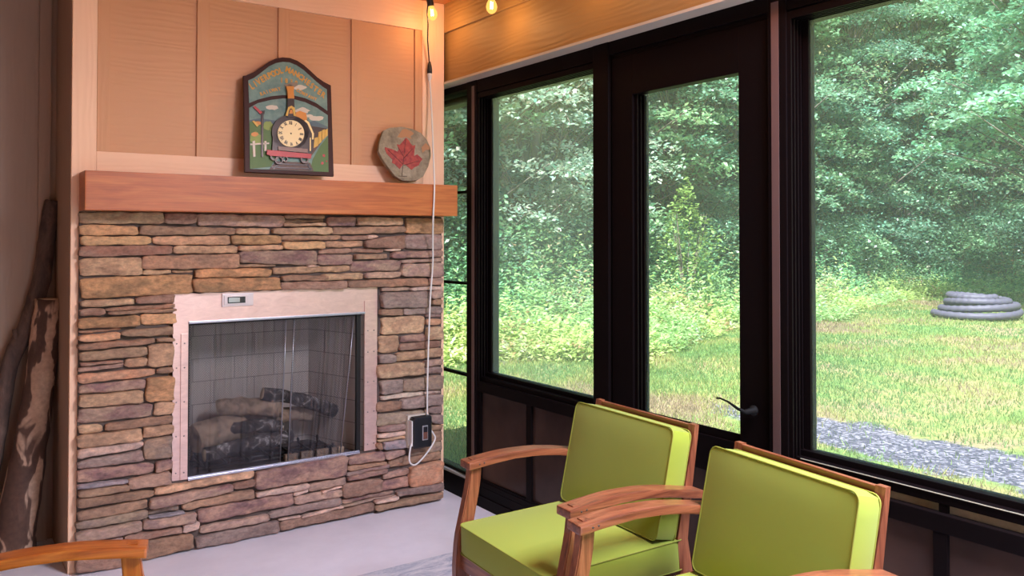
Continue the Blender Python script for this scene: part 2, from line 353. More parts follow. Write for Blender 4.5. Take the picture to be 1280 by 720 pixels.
# ================================================================= FIREPLACE
FP = empty('fireplace', (1.28, YC, 0), label='ledgestone faced gas fireplace with metal surround and mesh screen curtains', cat='fireplace')
YS = 3.60
A_, B_, C_ = (90, 260, 6.0), (240, 260, 6.0), (400, 260, 6.0)
D_, E_ = (90, 370, 6.857), (90, 470, 6.857)
F_, G_, H_, I_, J_ = (460, 350, 4.615), (460, 490, 4.615), (84, 560, 4.5), (220, 560, 5.144), (350, 540, 5.144)
ST = [
(A_,'55,28,118,690,34,118,t 695,34,118,935,44,118,p 58,122,205,497,136,203,o 505,130,203,1225,150,198,b 62,212,280,592,212,274,o 612,212,276,1190,206,276,t 58,284,370,755,280,346,p 768,284,344,1248,284,338,t 60,378,508,530,368,504,t 525,362,460,1255,342,452,b 536,466,502,750,464,494,t 755,464,486,910,466,486,t 68,528,684,908,496,640,y'),
(B_,'45,42,130,695,56,143,q 700,50,80,1000,52,80,b 680,86,112,1000,84,110,b 690,114,138,1000,112,134,t 332,150,196,590,154,196,t 605,152,196,1050,142,196,t 300,206,276,678,206,270,y 680,206,246,1125,204,238,b 352,284,324,678,276,312,t 690,252,312,1005,252,306,o 360,322,412,940,318,432,c 960,310,350,1200,302,338,p 300,420,446,630,424,444,b 865,434,446,950,430,442,l 945,352,428,1215,348,425,c 22,460,526,595,452,512,y 605,448,498,1195,430,476,t 672,506,546,1015,505,543,b 10,530,636,665,520,614,y 668,556,614,1160,546,610,p'),
(C_,'66,66,136,270,66,136,c 275,66,130,615,72,130,t 650,72,190,935,78,194,y 95,146,200,640,136,184,b 170,208,240,360,206,240,p 362,204,232,445,206,220,l 48,250,298,330,246,290,t 340,240,296,640,200,306,p 640,198,304,925,198,312,s 238,304,336,490,304,336,p 498,306,326,604,304,320,l 262,348,388,508,344,380,b 545,330,378,938,316,368,c 240,400,480,608,388,468,c 612,392,414,930,374,402,q 618,420,512,938,410,518,q 20,496,543,332,488,535,t 345,486,530,615,476,520,q 210,546,600,812,524,584,b 815,526,578,924,522,574,q'),
(D_,'82,42,100,540,20,72,t 552,8,66,888,-18,64,p 65,112,180,285,106,160,p 295,104,134,892,68,104,b 300,136,162,892,106,136,b 62,196,285,588,166,258,y 600,158,252,902,148,240,o 62,300,325,425,280,298,b 430,300,350,878,262,340,b 60,340,395,420,310,375,r 58,412,470,716,362,405,b 724,366,400,876,356,388,t 60,486,565,645,430,515,b 655,422,610,875,402,600,t 70,574,604,440,553,570,p 60,620,655,448,576,612,c 455,548,612,645,525,602,t 726,626,672,868,608,660,b 58,676,760,722,620,684,r'),
(E_,'58,90,164,628,28,112,c 640,22,226,880,0,216,y 65,172,276,618,124,230,t 55,290,418,690,236,345,c 708,236,350,880,222,330,t 60,430,505,268,418,490,t 282,415,485,868,338,412,b 48,520,628,605,452,555,t 612,445,540,875,418,502,t 40,640,715,610,562,622,l 622,556,727,860,515,700,g'),
(F_,'78,47,68,250,40,60,q 255,42,62,436,36,58,l 80,74,162,358,64,158,s 366,60,110,436,56,104,q 372,114,146,440,110,142,t 75,168,206,208,166,204,b 210,166,202,442,152,196,s 84,218,318,333,206,304,t 345,200,216,440,198,216,s 342,226,264,438,224,256,r 70,324,424,182,320,418,t 192,324,364,345,314,354,c 345,276,350,440,266,342,t 188,372,410,442,346,388,p 68,432,482,162,428,480,s 165,424,474,438,392,440,t 322,470,502,438,454,494,q 325,506,546,440,500,538,s 62,490,572,322,472,544,t 78,580,664,204,572,652,s 207,578,646,440,548,628,g 75,672,698,332,640,668,l 334,644,668,430,636,656,l'),
(G_,'198,40,102,440,10,72,s 60,66,122,200,52,104,b 60,134,204,335,104,170,g 340,92,150,360,88,148,g 362,84,130,440,72,124,s 362,136,180,440,128,186,s 62,206,236,225,180,220,s 228,176,220,255,174,216,t 355,200,228,440,184,222,t 55,246,270,240,226,250,l 58,278,292,240,252,272,t 350,236,290,440,222,280,b 90,292,338,240,276,322,k 242,300,372,440,286,340,g 98,346,392,220,334,360,q 58,296,335,84,294,333,b 120,392,440,428,344,392,b 88,478,512,240,440,478,q 84,524,574,240,486,548,c 245,440,556,432,396,518,r 165,575,604,440,518,570,s 50,660,690,440,574,610,b 46,636,650,172,600,622,l'),
(H_,'58,82,124,432,14,76,s 54,130,205,488,86,140,c 496,82,142,590,62,122,c 50,214,240,342,178,200,k 60,246,284,350,204,245,b 350,176,236,585,132,202,q 52,292,344,490,236,272,b 62,366,418,455,286,345,b 462,388,404,660,358,368,k 455,356,385,632,318,350,g 50,425,470,460,350,395,g 48,482,545,422,410,465,q 428,412,464,728,362,420,q 328,494,535,650,446,482,p 48,552,575,318,500,528,s 330,540,662,716,488,572,b 50,586,710,322,535,670,p'),
(I_,'378,234,275,518,202,246,p 45,360,405,508,268,325,b 145,400,488,765,288,368,c 160,508,560,612,430,470,q 132,580,655,670,470,548,s 45,500,552,150,470,530,l'),
(J_,'440,165,215,668,122,182,c 440,222,256,690,190,208,b 432,266,290,700,206,232,s 432,292,318,690,234,268,c 408,334,430,658,298,382,p 408,438,468,740,378,400,c 410,475,490,745,402,415,q 612,446,466,762,410,432,q 188,340,392,428,288,336,q 95,386,420,185,372,396,l 270,384,396,398,348,360,l 98,422,474,402,368,420,q -65,520,560,402,422,470,s 140,545,560,408,474,492,l 0,562,575,138,542,556,l 8,582,642,612,456,514,p'),
((0,0,1.0),'193,611,619.5,318,589,597.3,t 188,624,637.5,292,606,615,c 320,591,612.5,433.6,569.5,594,c 320,616.5,622.5,386,604,612,l'),
]
CL = {'t': (.50, .36, .25), 'o': (.56, .37, .22), 'y': (.47, .30, .17), 'b': (.35, .235, .17), 'p': (.25, .155, .125), 'q': (.44, .33, .27), 'c': (.38, .27, .225), 'l': (.62, .51, .45), 's': (.25, .19, .185), 'g': (.34, .27, .21), 'r': (.55, .32, .21), 'k': (.31, .29, .34)}
CL2 = {'t': (.36, .25, .18), 'o': (.5, .33, .2), 'y': (.30, .2, .12), 'b': (.26, .18, .14), 'p': (.34, .24, .20), 'q': (.34, .25, .24), 'c': (.22, .14, .15), 'l': (.5, .4, .38), 's': (.32, .27, .26), 'g': (.27, .22, .20), 'r': (.56, .36, .26), 'k': (.25, .25, .3)}
verts = []; faces = []; vcol = []; vcol2 = []
for (ox, oy, sc), txt in ST:
    for it in txt.split():
        q = it.split(','); v = list(map(float, q[:6])); cls = q[6]
        pts = []
        for (px, py) in ((v[0], v[2]), (v[3], v[5]), (v[3], v[4]), (v[0], v[1])):
            if sc == 1.0: p = on_y(px, py, YS)
            else: p = on_y(ox + px / sc, oy + py / sc, YS)
            pts.append((min(2.083, max(.467, p.x)), max(p.z, .003)))
        Ln = pts[1][0] - pts[0][0]; Ht = (pts[3][1] - pts[0][1] + pts[2][1] - pts[1][1]) / 2
        if Ln < .012 or Ht < .003: continue
        nx = max(5, int(Ln / .013)) + 2; nz = max(4, int(Ht / .009)) + 2; eS = min(.003 / Ln, .2); eT = min(.0028 / Ht, .2)
        dep = random.uniform(-.011, .012) - (.004 if Ht < .02 else 0)
        tilt = random.uniform(-.01, .01); cr = min(.0042, Ht * .22); base = len(verts)
        ph = [random.uniform(0, 9) for _ in range(6)]
        lam = random.random() < .4
        cj = random.uniform(.88, 1.13); ck = random.uniform(.9, 1.12)
        for j in range(nz + 1):
            t = 0 if j == 0 else 1 if j == nz else eT + (1 - 2 * eT) * (j - 1) / (nz - 2)
            for i in range(nx + 1):
                s = 0 if i == 0 else 1 if i == nx else eS + (1 - 2 * eS) * (i - 1) / (nx - 2)
                # irregular outline: wobble the edges, clip the corners a little
                x = (pts[0][0] * (1 - t) + pts[3][0] * t) * (1 - s) + (pts[1][0] * (1 - t) + pts[2][0] * t) * s
                zb = pts[0][1] * (1 - s) + pts[1][1] * s; zt = pts[3][1] * (1 - s) + pts[2][1] * s
                wb = .0022 * math.sin(x * 41 + ph[0]) + .0014 * math.sin(x * 97 + ph[1]); wt = .0022 * math.sin(x * 37 + ph[2]) + .0014 * math.sin(x * 89 + ph[3])
                de = min(s, 1 - s) * Ln; k = max(0, 1 - de / .012) ** 2 * min(.007, Ht * .22)
                zb2 = zb + k + wb * .6; zt2 = zt - k + wt * .6
                z = zb2 * (1 - t) + zt2 * t
                x += (.003 * math.sin(z * 70 + ph[4])) * (1 if s in (0, 1) else 0)
                e = min(de, min(t, 1 - t) * Ht)
                rnd = .0035 if e < 1e-6 else .0012 * max(0, 1 - (e - .0025) / .008)
                y = YS + .0 - dep + tilt * (s - .5) * 1.2 + rnd * 1.5
                y += .0035 * math.sin(x * 23 + z * 60 + ph[5]) + .002 * math.sin(x * 71 - z * 130 + ph[0]) + random.uniform(-.0011, .0011)
                if lam: y += .003 * (1 if math.sin(z * 420 + .8 * math.sin(x * 9) + ph[1]) > .2 else 0)
                verts.append((x, y, max(z, .001))); vcol.append([c * 1.10 * (1.08, .96, .86)[n_] * cj * (ck if n_ == 0 else 1) for n_, c in enumerate(CL[cls])] + [1]); vcol2.append([c * 1.06 * (1.08, .96, .86)[n_] * cj for n_, c in enumerate(CL2[cls])] + [1])
        W_ = nx + 1
        for j in range(nz):
            for i in range(nx):
                a = base + j * W_ + i; faces.append((a, a + 1, a + W_ + 1, a + W_))
        # side skirt back to the mortar bed
        ring = [base + i for i in range(W_)] + [base + j * W_ + nx for j in range(1, nz + 1)] + [base + nz * W_ + i for i in range(nx - 1, -1, -1)] + [base + j * W_ for j in range(nz - 1, 0, -1)]
        b2 = len(verts)
        for r_ in ring:
            x, y, z = verts[r_]; verts.append((x, YC - .002, z)); vcol.append(vcol[r_]); vcol2.append(vcol2[r_])
        for i in range(len(ring)):
            k = (i + 1) % len(ring); faces.append((ring[k], ring[i], b2 + i, b2 + k))
me = bpy.data.meshes.new('stone_veneer'); me.from_pydata([(x - 1.28, y - YC, z) for x, y, z in verts], [], faces)
for nm, data in (('col', vcol), ('colb', vcol2)):
    at = me.color_attributes.new(nm, 'FLOAT_COLOR', 'POINT'); at.data.foreach_set('color', np.array(data, dtype=np.float32).ravel())
M_stone = mat('ledgestone', (.4, .3, .25), .8)
ca = N(M_stone, 'ShaderNodeVertexColor', layer_name='col'); cb2 = N(M_stone, 'ShaderNodeVertexColor', layer_name='colb')
n1 = noise(M_stone, 9, 5, coords(M_stone, (1, 1, 2.2)), .6, .6); r1 = ramp(M_stone, n1.outputs[0], [(.42, (0, 0, 0)), (.62, (1, 1, 1))])
mx = N(M_stone, 'ShaderNodeMix', data_type='RGBA'); L(M_stone, r1.outputs[0], mx.inputs['Factor']); L(M_stone, ca.outputs[0], mx.inputs['A']); L(M_stone, cb2.outputs[0], mx.inputs['B'])
n2 = noise(M_stone, 45, 6, coords(M_stone, (1, 1, 1.6)), .65); r2 = ramp(M_stone, n2.outputs[0], [(.25, (.55, .53, .53)), (.5, (1, .98, .96)), (.75, (1.45, 1.38, 1.32))])
m2 = N(M_stone, 'ShaderNodeMix', data_type='RGBA', blend_type='MULTIPLY'); m2.inputs['Factor'].default_value = .9
L(M_stone, mx.outputs['Result'], m2.inputs['A']); L(M_stone, r2.outputs[0], m2.inputs['B']); L(M_stone, m2.outputs['Result'], P(M_stone).inputs['Base Color'])
n3 = noise(M_stone, 34, 9, coords(M_stone, (1, 1, 1.7)), .75); bump(M_stone, n3.outputs[0], .9, .012)
link('stone_veneer', me, M_stone, FP, True)
# mortar bed behind, with the opening left free
mb = MB()
for (x0, x1, z0, z1) in ((.47, 2.085, 1.075, 1.398), (.47, .80, .004, 1.075), (1.74, 2.085, .004, 1.075), (.80, 1.74, .004, .30)):
    mb.box(x0 - 1.28, x1 - 1.28, -.014, .0, z0, z1)
M_mort = mat('dark_mortar', (.10, .075, .065), .9); mb.build('mortar_bed', M_mort, FP)
# metal surround
M_sur = mat('surround_metal', (.80, .66, .62), .34, .55)
n = noise(M_sur, 14, 6, coords(M_sur, (1, 1, 3)), .7, 1.0); r = ramp(M_sur, n.outputs[0], [(.3, (.70, .47, .42)), (.7, (.86, .61, .54))]); L(M_sur, r.outputs[0], P(M_sur).inputs['Base Color'])
n = noise(M_sur, 40, 3, coords(M_sur)); bump(M_sur, n.outputs[0], .05, .002)
YI = 3.622
oL, oR, oT, oB = .878, 1.668, .943, .298
mb = MB()
top = [(.815, .90)] ; 
lft = [(.817 + .0022 * math.sin(z * 95) * random.uniform(.2, 1), z) for z in np.linspace(.30, 1.063, 40)]
tp = [(x, 1.064 + .002 * math.sin(x * 80)) for x in np.linspace(.83, 1.72, 30)]
rt = [(1.735, 1.06), (1.735, .30)]
mb.prism([(x - 1.28, z) for x, z in ([(oL, oB)] + lft + tp + rt + [(oR, oB), (oR, oT), (oL, oT)])], YI - YC, YI + .004 - YC, 'y')
sur = mb.build('metal_surround', M_sur, FP)
for (x0, x1) in ((.848, .876), (1.668, 1.70)): MB().box(x0 - 1.28, x1 - 1.28, YI - .006 - YC, YI - YC, .30, .90 if x0 < 1 else 1.0, .001).build('side_flange', M_sur, sur)
M_riv = mat('rivet_metal', (.35, .3, .3), .4, .8)
for x in (.832, .862, 1.684, 1.718):
    for z in (.33, .48, .62, .76, .86): MB().lathe([(0, .003), (.0028, .002), (.0032, 0)], 8, M=Matrix.Translation((x - 1.28, YI - .007 - YC + (.006 if x in (.832, 1.718) else 0), z)) @ Euler((math.pi / 2, 0, 0)).to_matrix().to_4x4()).build('rivet', M_riv, sur)
mb = MB().box(oL - 1.28, oR - 1.28, YI - .012 - YC, YI - YC, oT - .004, oT + .006, .002); mb.build('top_bead', mat('dull_steel', (.42, .42, .48), .35, .8), FP)
# small bevelled viewing window plate
p0 = on_y(277, 372, YI); p1 = on_y(316, 386, YI)
mb = MB(); xa, xb, zb_, zt_ = p0.x - 1.28, p1.x - 1.28, 1.003, 1.058
yy = YI - YC
mb.prism([(xa, zb_), (xb, zb_), (xb, zt_), (xa, zt_)], yy - .008, yy, 'y', bev=.002).prism([(xa + .008, zb_ + .008), (xb - .02, zb_ + .008), (xb - .02, zt_ - .008), (xa + .008, zt_ - .008)], yy - .012, yy - .007, 'y', bev=.001)
M_plate = mat('plate_silver', (.62, .54, .54), .4, .3)
pl = mb.build('badge_plate', M_plate, FP)
MB().box(xa + .022, xb - .036, yy - .0135, yy - .011, zb_ + .014, zt_ - .014).build('badge_recess', mat('badge_dark', (.03, .03, .03), .2), pl)
MB().box(xa + .026, xb - .060, yy - .015, yy - .013, zb_ + .018, zt_ - .018, .0005).build('badge_glint', mat('badge_glass', (.45, .48, .45), .15, .6), pl)
# firebox
M_fb = mat('firebrick_panel', (.42, .37, .34), .85)
br = N(M_fb, 'ShaderNodeTexBrick'); br.inputs['Scale'].default_value = 1.0; br.inputs['Color1'].default_value = (.46, .41, .37, 1); br.inputs['Color2'].default_value = (.40, .355, .325, 1); br.inputs['Mortar'].default_value = (.22, .19, .18, 1)
br.inputs['Mortar Size'].default_value = .0022; br.inputs['Brick Width'].default_value = .19; br.inputs['Row Height'].default_value = .105; br.inputs['Mortar Smooth'].default_value = .3
tc = N(M_fb, 'ShaderNodeTexCoord'); sx = N(M_fb, 'ShaderNodeSeparateXYZ'); cx = N(M_fb, 'ShaderNodeCombineXYZ'); ad = N(M_fb, 'ShaderNodeMath', operation='ADD')
L(M_fb, tc.outputs['Object'], sx.inputs[0]); L(M_fb, sx.outputs[0], ad.inputs[0]); L(M_fb, sx.outputs[1], ad.inputs[1]); L(M_fb, ad.outputs[0], cx.inputs[0]); L(M_fb, sx.outputs[2], cx.inputs[1]); L(M_fb, cx.outputs[0], br.inputs['Vector']); L(M_fb, br.outputs[0], P(M_fb).inputs['Base Color'])
mb = MB(); fz0, fz1, fyb = .29, .98, 4.02; X = lambda x: x - 1.28; Y = lambda y: y - YC
def quad(mb, pts, th=None):
    vs = [mb.bm.verts.new(p) for p in pts]; mb.bm.faces.new(vs)
# splayed walls as solid slabs
mb.prism([(X(.872), Y(3.63)), (X(.99), Y(fyb)), (X(1.55), Y(fyb)), (X(1.672), Y(3.63)), (X(1.69), Y(3.63)), (X(1.565), Y(fyb + .02)), (X(.975), Y(fyb + .02)), (X(.86), Y(3.63))], fz0, fz1)
fb = mb.build('firebox', M_fb, FP)
MB().box(X(.86), X(1.69), Y(3.63), Y(fyb + .02), .27, .292).build('firebox_floor', mat('soot_floor', (.07, .06, .06), .9), FP)
MB().box(X(.86), X(1.69), Y(3.63), Y(fyb + .02), .975, .99).build('firebox_top', mat('soot_top', (.05, .045, .045), .8), FP)
M_blk = mat('black_steel', (.02, .018, .018), .4, .4)
MB().box(X(1.635), X(1.655), Y(3.632), Y(3.65), .30, .955).build('side_post', M_blk, FP); MB().box(X(.874), X(.886), Y(3.632), Y(3.65), .30, .955).build('side_post', M_blk, FP)
M_ch = mat('bottom_rail_metal', (.62, .62, .70), .25, .8)
MB().box(X(oL), X(1.645), Y(3.612), Y(3.64), .293, .302, .002).box(X(oL), X(1.645), Y(3.618), Y(3.626), .302, .308, .001).build('bottom_rail', M_ch, FP)
mb = MB().tube([(X(.88), Y(3.645), .935), (X(1.665), Y(3.645), .935)], .005, 8); mb.build('curtain_rod', M_blk, FP)
# mesh curtains : pleated sheets of woven wire
def mesh_mat():
    m = bpy.data.materials.new('wire_mesh'); m.use_nodes = True; t = m.node_tree; t.nodes.clear()
    out = t.nodes.new('ShaderNodeOutputMaterial'); tr = t.nodes.new('ShaderNodeBsdfTransparent'); pb = t.nodes.new('ShaderNodeBsdfPrincipled')
    pb.inputs['Base Color'].default_value = (.10, .09, .105, 1); pb.inputs['Metallic'].default_value = .45; pb.inputs['Roughness'].default_value = .42
    uv = t.nodes.new('ShaderNodeUVMap'); vals = []
    for dirn in ((1, 1), (1, -1)):
        mp = t.nodes.new('ShaderNodeVectorMath'); mp.operation = 'DOT_PRODUCT'; mp.inputs[1].default_value = (dirn[0] * 150 * 2 * math.pi / 2, dirn[1] * 150 * math.pi / 1.6, 0)
        t.links.new(uv.outputs[0], mp.inputs[0]); sn = t.nodes.new('ShaderNodeMath'); sn.operation = 'SINE'; t.links.new(mp.outputs['Value'], sn.inputs[0])
        ab = t.nodes.new('ShaderNodeMath'); ab.operation = 'ABSOLUTE'; t.links.new(sn.outputs[0], ab.inputs[0]); vals.append(ab)
    mn = t.nodes.new('ShaderNodeMath'); mn.operation = 'MINIMUM'; t.links.new(vals[0].outputs[0], mn.inputs[0]); t.links.new(vals[1].outputs[0], mn.inputs[1])
    lt = t.nodes.new('ShaderNodeMath'); lt.operation = 'LESS_THAN'; lt.inputs[1].default_value = .27; t.links.new(mn.outputs[0], lt.inputs[0])
    mx = t.nodes.new('ShaderNodeMixShader'); t.links.new(lt.outputs[0], mx.inputs[0]); t.links.new(tr.outputs[0], mx.inputs[1]); t.links.new(pb.outputs[0], mx.inputs[2])
    t.links.new(mx.outputs[0], out.inputs[0]); return m
M_mesh = mesh_mat()
def curtain(name, xt0, xt1, xb0, xb1, folds, amp, seed):
    rn = random.Random(seed); nx, nz = 160, 24; vs = []; uvs = []; fs = []
    ph = [rn.uniform(0, 6) for _ in range(4)]
    for j in range(nz + 1):
        t = j / nz; z = .304 + (.932 - .304) * t
        for i in range(nx + 1):
            s = i / nx; ss = s + .012 * math.sin(s * 19 + ph[0])
            bl = (1 - t) ** 1.6
            x = (xt0 + (xt1 - xt0) * s) * (1 - bl) + (xb0 + (xb1 - xb0) * s) * bl
            w_ = math.sin(ss * folds * 2 * math.pi + ph[1]) * (.7 + .3 * math.sin(s * 7 + ph[2]))
            y = 3.648 + amp * w_ + .004 * math.sin(s * 40 + t * 3)
            x += .0035 * math.cos(ss * folds * 4 * math.pi + ph[1])
            vs.append((X(x), Y(y), z)); uvs.append((s * 1.5 * abs(xt1 - xt0) * 1.0, z))
    W_ = nx + 1
    for j in range(nz):
        for i in range(nx): a = j * W_ + i; fs.append((a, a + 1, a + W_ + 1, a + W_))
    me = bpy.data.meshes.new(name); me.from_pydata(vs, [], fs); ul = me.uv_layers.new(name='UVMap')
    for lp in me.loops: ul.data[lp.index].uv = uvs[lp.vertex_index]
    o = link(name, me, M_mesh, FP, True); return o
c1 = curtain('mesh_curtain', .888, 1.30, .888, 1.275, 9, .005, 3)
c2 = curtain('mesh_curtain', 1.335, 1.625, 1.31, 1.56, 7, .005, 5)
for c_, xt, xb in ((c1, 1.30, 1.275), (c2, 1.625, 1.56), (c2, 1.337, 1.312)):
    MB().tube([(X(xt), Y(3.641), .93), (X(xt + (xb - xt) * .35), Y(3.641), .7), (X(xb), Y(3.641), .305)], .003, 6).build('curtain_hem', mat('hem_wire', (.3, .3, .33), .35, .7), c_)
# grate + logs inside
M_log = mat('ceramic_log_bark', (.10, .085, .08), .8)
n = noise(M_log, 22, 6, coords(M_log, (1, 1, 1)), .7, .8); r = ramp(M_log, n.outputs[0], [(.42, (.022, .02, .022)), (.55, (.10, .085, .08)), (.66, (.5, .48, .48))]); L(M_log, r.outputs[0], P(M_log).inputs['Base Color']); bump(M_log, n.outputs[0], .9, .02)
M_logt = mat('ceramic_log_tan', (.36, .26, .18), .85)
n = noise(M_logt, 14, 6, coords(M_logt), .7, .5); r = ramp(M_logt, n.outputs[0], [(.35, (.10, .07, .05)), (.5, (.34, .24, .17)), (.7, (.46, .34, .25))]); L(M_logt, r.outputs[0], P(M_logt).inputs['Base Color']); bump(M_logt, n.outputs[0], .8, .02)
M_end = mat('log_cut_end', (.52, .40, .28), .8)
def firelog(a, b, r, m, label, seed, cut=True):
    a, b = Vector(a), Vector(b); mid = (a + b) / 2; rn = random.Random(seed); n = 9; pts = []; rs = []
    for i in range(n):
        t = i / (n - 1); p = a.lerp(b, t) - mid
        p += Vector((rn.uniform(-.004, .004), rn.uniform(-.004, .004), .012 * math.sin(t * 3.1) + rn.uniform(-.003, .003)))
        pts.append(p); rs.append(r * (1 + rn.uniform(-.09, .09)))
    mb = MB(); mb.tube(pts, rs, 14)
    for v in mb.bm.verts: v.co += Vector([rn.uniform(-.003, .003) for _ in range(3)])
    o = mb.build('fire_log', m, None, label=label, cat='log', group='fireplace logs'); o.location = mid
    if cut:
        for e, d in ((pts[0], (pts[0] - pts[1]).normalized()), (pts[-1], (pts[-1] - pts[-2]).normalized())):
            q = d.to_track_quat('Z', 'Y').to_matrix().to_4x4()
            mb = MB(); mb.lathe([(0, .004), (r * .86, .003), (r * .9, -.004)], 14, M=Matrix.Translation(e) @ q); mb.build('cut_end', M_end, o)
    return o
firelog((.94, 3.76, .425), (1.17, 3.86, .43), .062, M_logt, 'thick brown fireplace log at the left with rounded end', 1, False)
firelog((1.06, 3.86, .53), (1.33, 3.80, .50), .040, M_logt, 'tan fireplace log resting across the middle of the pile', 2)
firelog((1.25, 3.80, .585), (1.60, 3.80, .46), .030, M_log, 'charred fireplace log sloping down to the right on top of the pile', 3)
firelog((1.08, 3.80, .44), (1.32, 3.76, .43), .028, M_log, 'short ashy fireplace log beneath the tan log in the middle', 4)
firelog((.97, 3.715, .36), (1.36, 3.735, .385), .030, M_log, 'ashy fireplace log with pale cut end at the front of the pile', 5)
firelog((1.28, 3.86, .45), (1.50, 3.86, .45), .034, M_logt, 'pale fireplace log at the back right of the pile', 6)
G = empty('fire_grate', (1.24, 3.78, .292), label='black steel grate carrying the fireplace logs', cat='grate')
for y in (-.07, .0, .07):
    MB().tube([(-.30, y, .015), (.32, y, .015)], .007, 6).build('cross_bar', M_blk, G)
for i in range(7):
    x = -.27 + i * .095; MB().tube([(x, -.10, .05), (x, -.09, .025), (x, .09, .025), (x, .10, .05)], .006, 6).build('grate_bar', M_blk, G)
for x, y in ((-.25, -.07), (-.25, .07), (.27, -.07), (.27, .07)): MB().tube([(x, y, 0), (x, y, .02)], .007, 6).build('leg', M_blk, G)
mb = MB()
for i in range(4): mb.box(1.33 + i * .075 - .028, 1.33 + i * .075 + .028, 3.675, 3.70, .335 + .006 * i, .362 + .006 * i, .005)
e_ = empty('ember_blocks', (0, 0, 0)); bpy.data.objects.remove(e_)
for i in range(4):
    MB().box(-.030, .030, -.013, .013, 0, .03, .005).build('ember_block', M_logt, None, label=('leftmost' if i == 0 else 'second from left' if i == 1 else 'third from left' if i == 2 else 'rightmost') + ' of the small tan ember blocks in front of the fireplace grate', cat='ember block', group='ember blocks in the firebox').location = (1.34 + i * .074, 3.685, .318 + .004 * i if False else .292)

# ================================================================= MANTEL
mt = MB().box(-.815, .815, -.07, .075, -.075, .075, .004).build('mantel_beam', M_mantel, None, label='thick orange cedar beam mantel above the stone', cat='mantel')
mt.location = (1.285, 3.565, 1.4755)
# fix: beam spans x .47-2.10, y 3.495-3.64, z 1.40-1.55
ZM = 1.5505

# ================================================================= RAILWAY SIGN CLOCK
SB = Vector((1.085, 3.545, ZM)); lean = math.atan2(.075, .50)
sv = Vector((0, math.sin(lean), math.cos(lean))); sn_ = Vector((0, -math.cos(lean), math.sin(lean)))
SG = bpy.data.objects.new('clock_sign', None); COL.objects.link(SG); tag(SG, label='arched wooden railway sign clock painted with a steam locomotive, leaning on the mantel', cat='sign clock')
SG.location = SB + Vector((0, 0, .006)); SG.rotation_euler = (math.radians(90) - lean, 0, 0)     # local x right, local y up the board, local z out of the face
def s2(cx, cy):
    p = on_plane(290 + cx / 4.236, 60 + cy / 4.236, SB, sn_) - SB
    return (p.x, p.dot(sv))
def poly(pts): return [s2(*p) for p in pts]
o_s = s2(62, 668); 
def sp(name, plist, h0, h1, m, parent=SG, bev=0):
    if name in ('cloud', 'distant_hill', 'meadow', 'hedge', 'autumn_bush', 'railway_track', 'rail', 'poppies', 'fence', 'smoke_puff', 'boiler_band'):
        for pts in plist: o = MB().prism(poly(pts), h0, h1, 'z', bev=bev).build({'poppies': 'poppy'}.get(name, name), m, parent)
        return o
    mb = MB()
    for pts in plist: mb.prism(poly(pts), h0, h1, 'z', bev=bev)
    return mb.build(name, m, parent)
def arc(cx, cy, rx, ry, a0, a1, n=20): return [(cx + rx * math.cos(math.radians(a0 + (a1 - a0) * i / n)), cy - ry * math.sin(math.radians(a0 + (a1 - a0) * i / n))) for i in range(n + 1)]
outline = [(62, 660), (55, 160), (80, 157), (110, 145), (150, 115), (190, 85), (225, 68), (262, 62), (300, 65), (340, 80), (375, 103), (410, 135), (445, 168), (480, 196), (517, 210), (532, 690)]
outline[0] = (62, 668)
M_fr = mat('sign_frame_wood', (.04, .010, .008), .5, Specular_IOR_Level=.25)
M_tq = mat('painted_sky', (.22, .36, .34), .5); nn = noise(M_tq, 30, 4, coords(M_tq)); rr = ramp(M_tq, nn.outputs[0], [(.3, (.09, .19, .18)), (.7, (.19, .30, .25))]); L(M_tq, rr.outputs[0], P(M_tq).inputs['Base Color'])
M_gold = mat('gold_paint', (.60, .30, .04), .45); M_cream = mat('cream_paint', (.85, .66, .30), .45); M_grn = mat('green_paint', (.09, .17, .05), .55); M_lgrn = mat('light_green_paint', (.25, .33, .08), .55)
M_red = mat('red_paint', (.42, .03, .035), .4); M_bk = mat('loco_black_paint', (.02, .013, .014), .3); M_cloud = mat('cloud_paint', (.62, .55, .45), .6); M_ochre = mat('ochre_paint', (.62, .38, .06), .45); M_brn = mat('track_brown', (.10, .05, .035), .5); M_orng = mat('orange_paint', (.60, .22, .02), .4)
sp('sign_frame', [outline], 0, .016, M_fr, bev=.003)
up_panel = [(84, 305), (80, 185), (110, 172), (150, 142), (190, 110), (225, 94), (262, 87), (298, 90), (335, 105), (372, 130), (405, 160), (440, 192), (475, 220), (495, 232), (497, 345), (440, 305), (380, 278), (320, 264), (262, 262), (200, 268), (130, 286)]
low_panel = [(88, 652), (84, 330), (130, 305), (200, 288), (262, 280), (320, 284), (380, 300), (440, 328), (499, 368), (503, 668)]
sp('upper_panel', [up_panel], .015, .0175, M_tq)
pic = sp('picture_panel', [low_panel], .015, .0175, M_tq)
def blob(cx, cy, rx, ry, seed, n=16):
    r_ = random.Random(seed); return [(cx + rx * math.cos(2 * math.pi * i / n) * r_.uniform(.8, 1.1), cy + ry * math.sin(2 * math.pi * i / n) * r_.uniform(.75, 1.1)) for i in range(n)]
sp('cloud', [blob(205, 328, 36, 14, 1), blob(365, 345, 38, 18, 2), blob(440, 385, 40, 14, 3), blob(395, 372, 30, 9, 4), blob(350, 222, 38, 14, 6)], .0172, .0182, M_cloud, pic)
sp('distant_hill', [[(86, 395), (140, 385), (190, 392), (235, 400), (235, 430), (86, 430)], [(385, 405), (430, 398), (499, 430), (499, 470), (385, 440)]], .0170, .0180, mat('hill_blue', (.09, .14, .17), .6), pic)
sp('meadow', [[(86, 405), (130, 398), (180, 430), (225, 470), (235, 560), (200, 640), (88, 652)], [(499, 478), (460, 530), (420, 600), (405, 664), (503, 668)]], .0175, .0186, M_grn, pic)
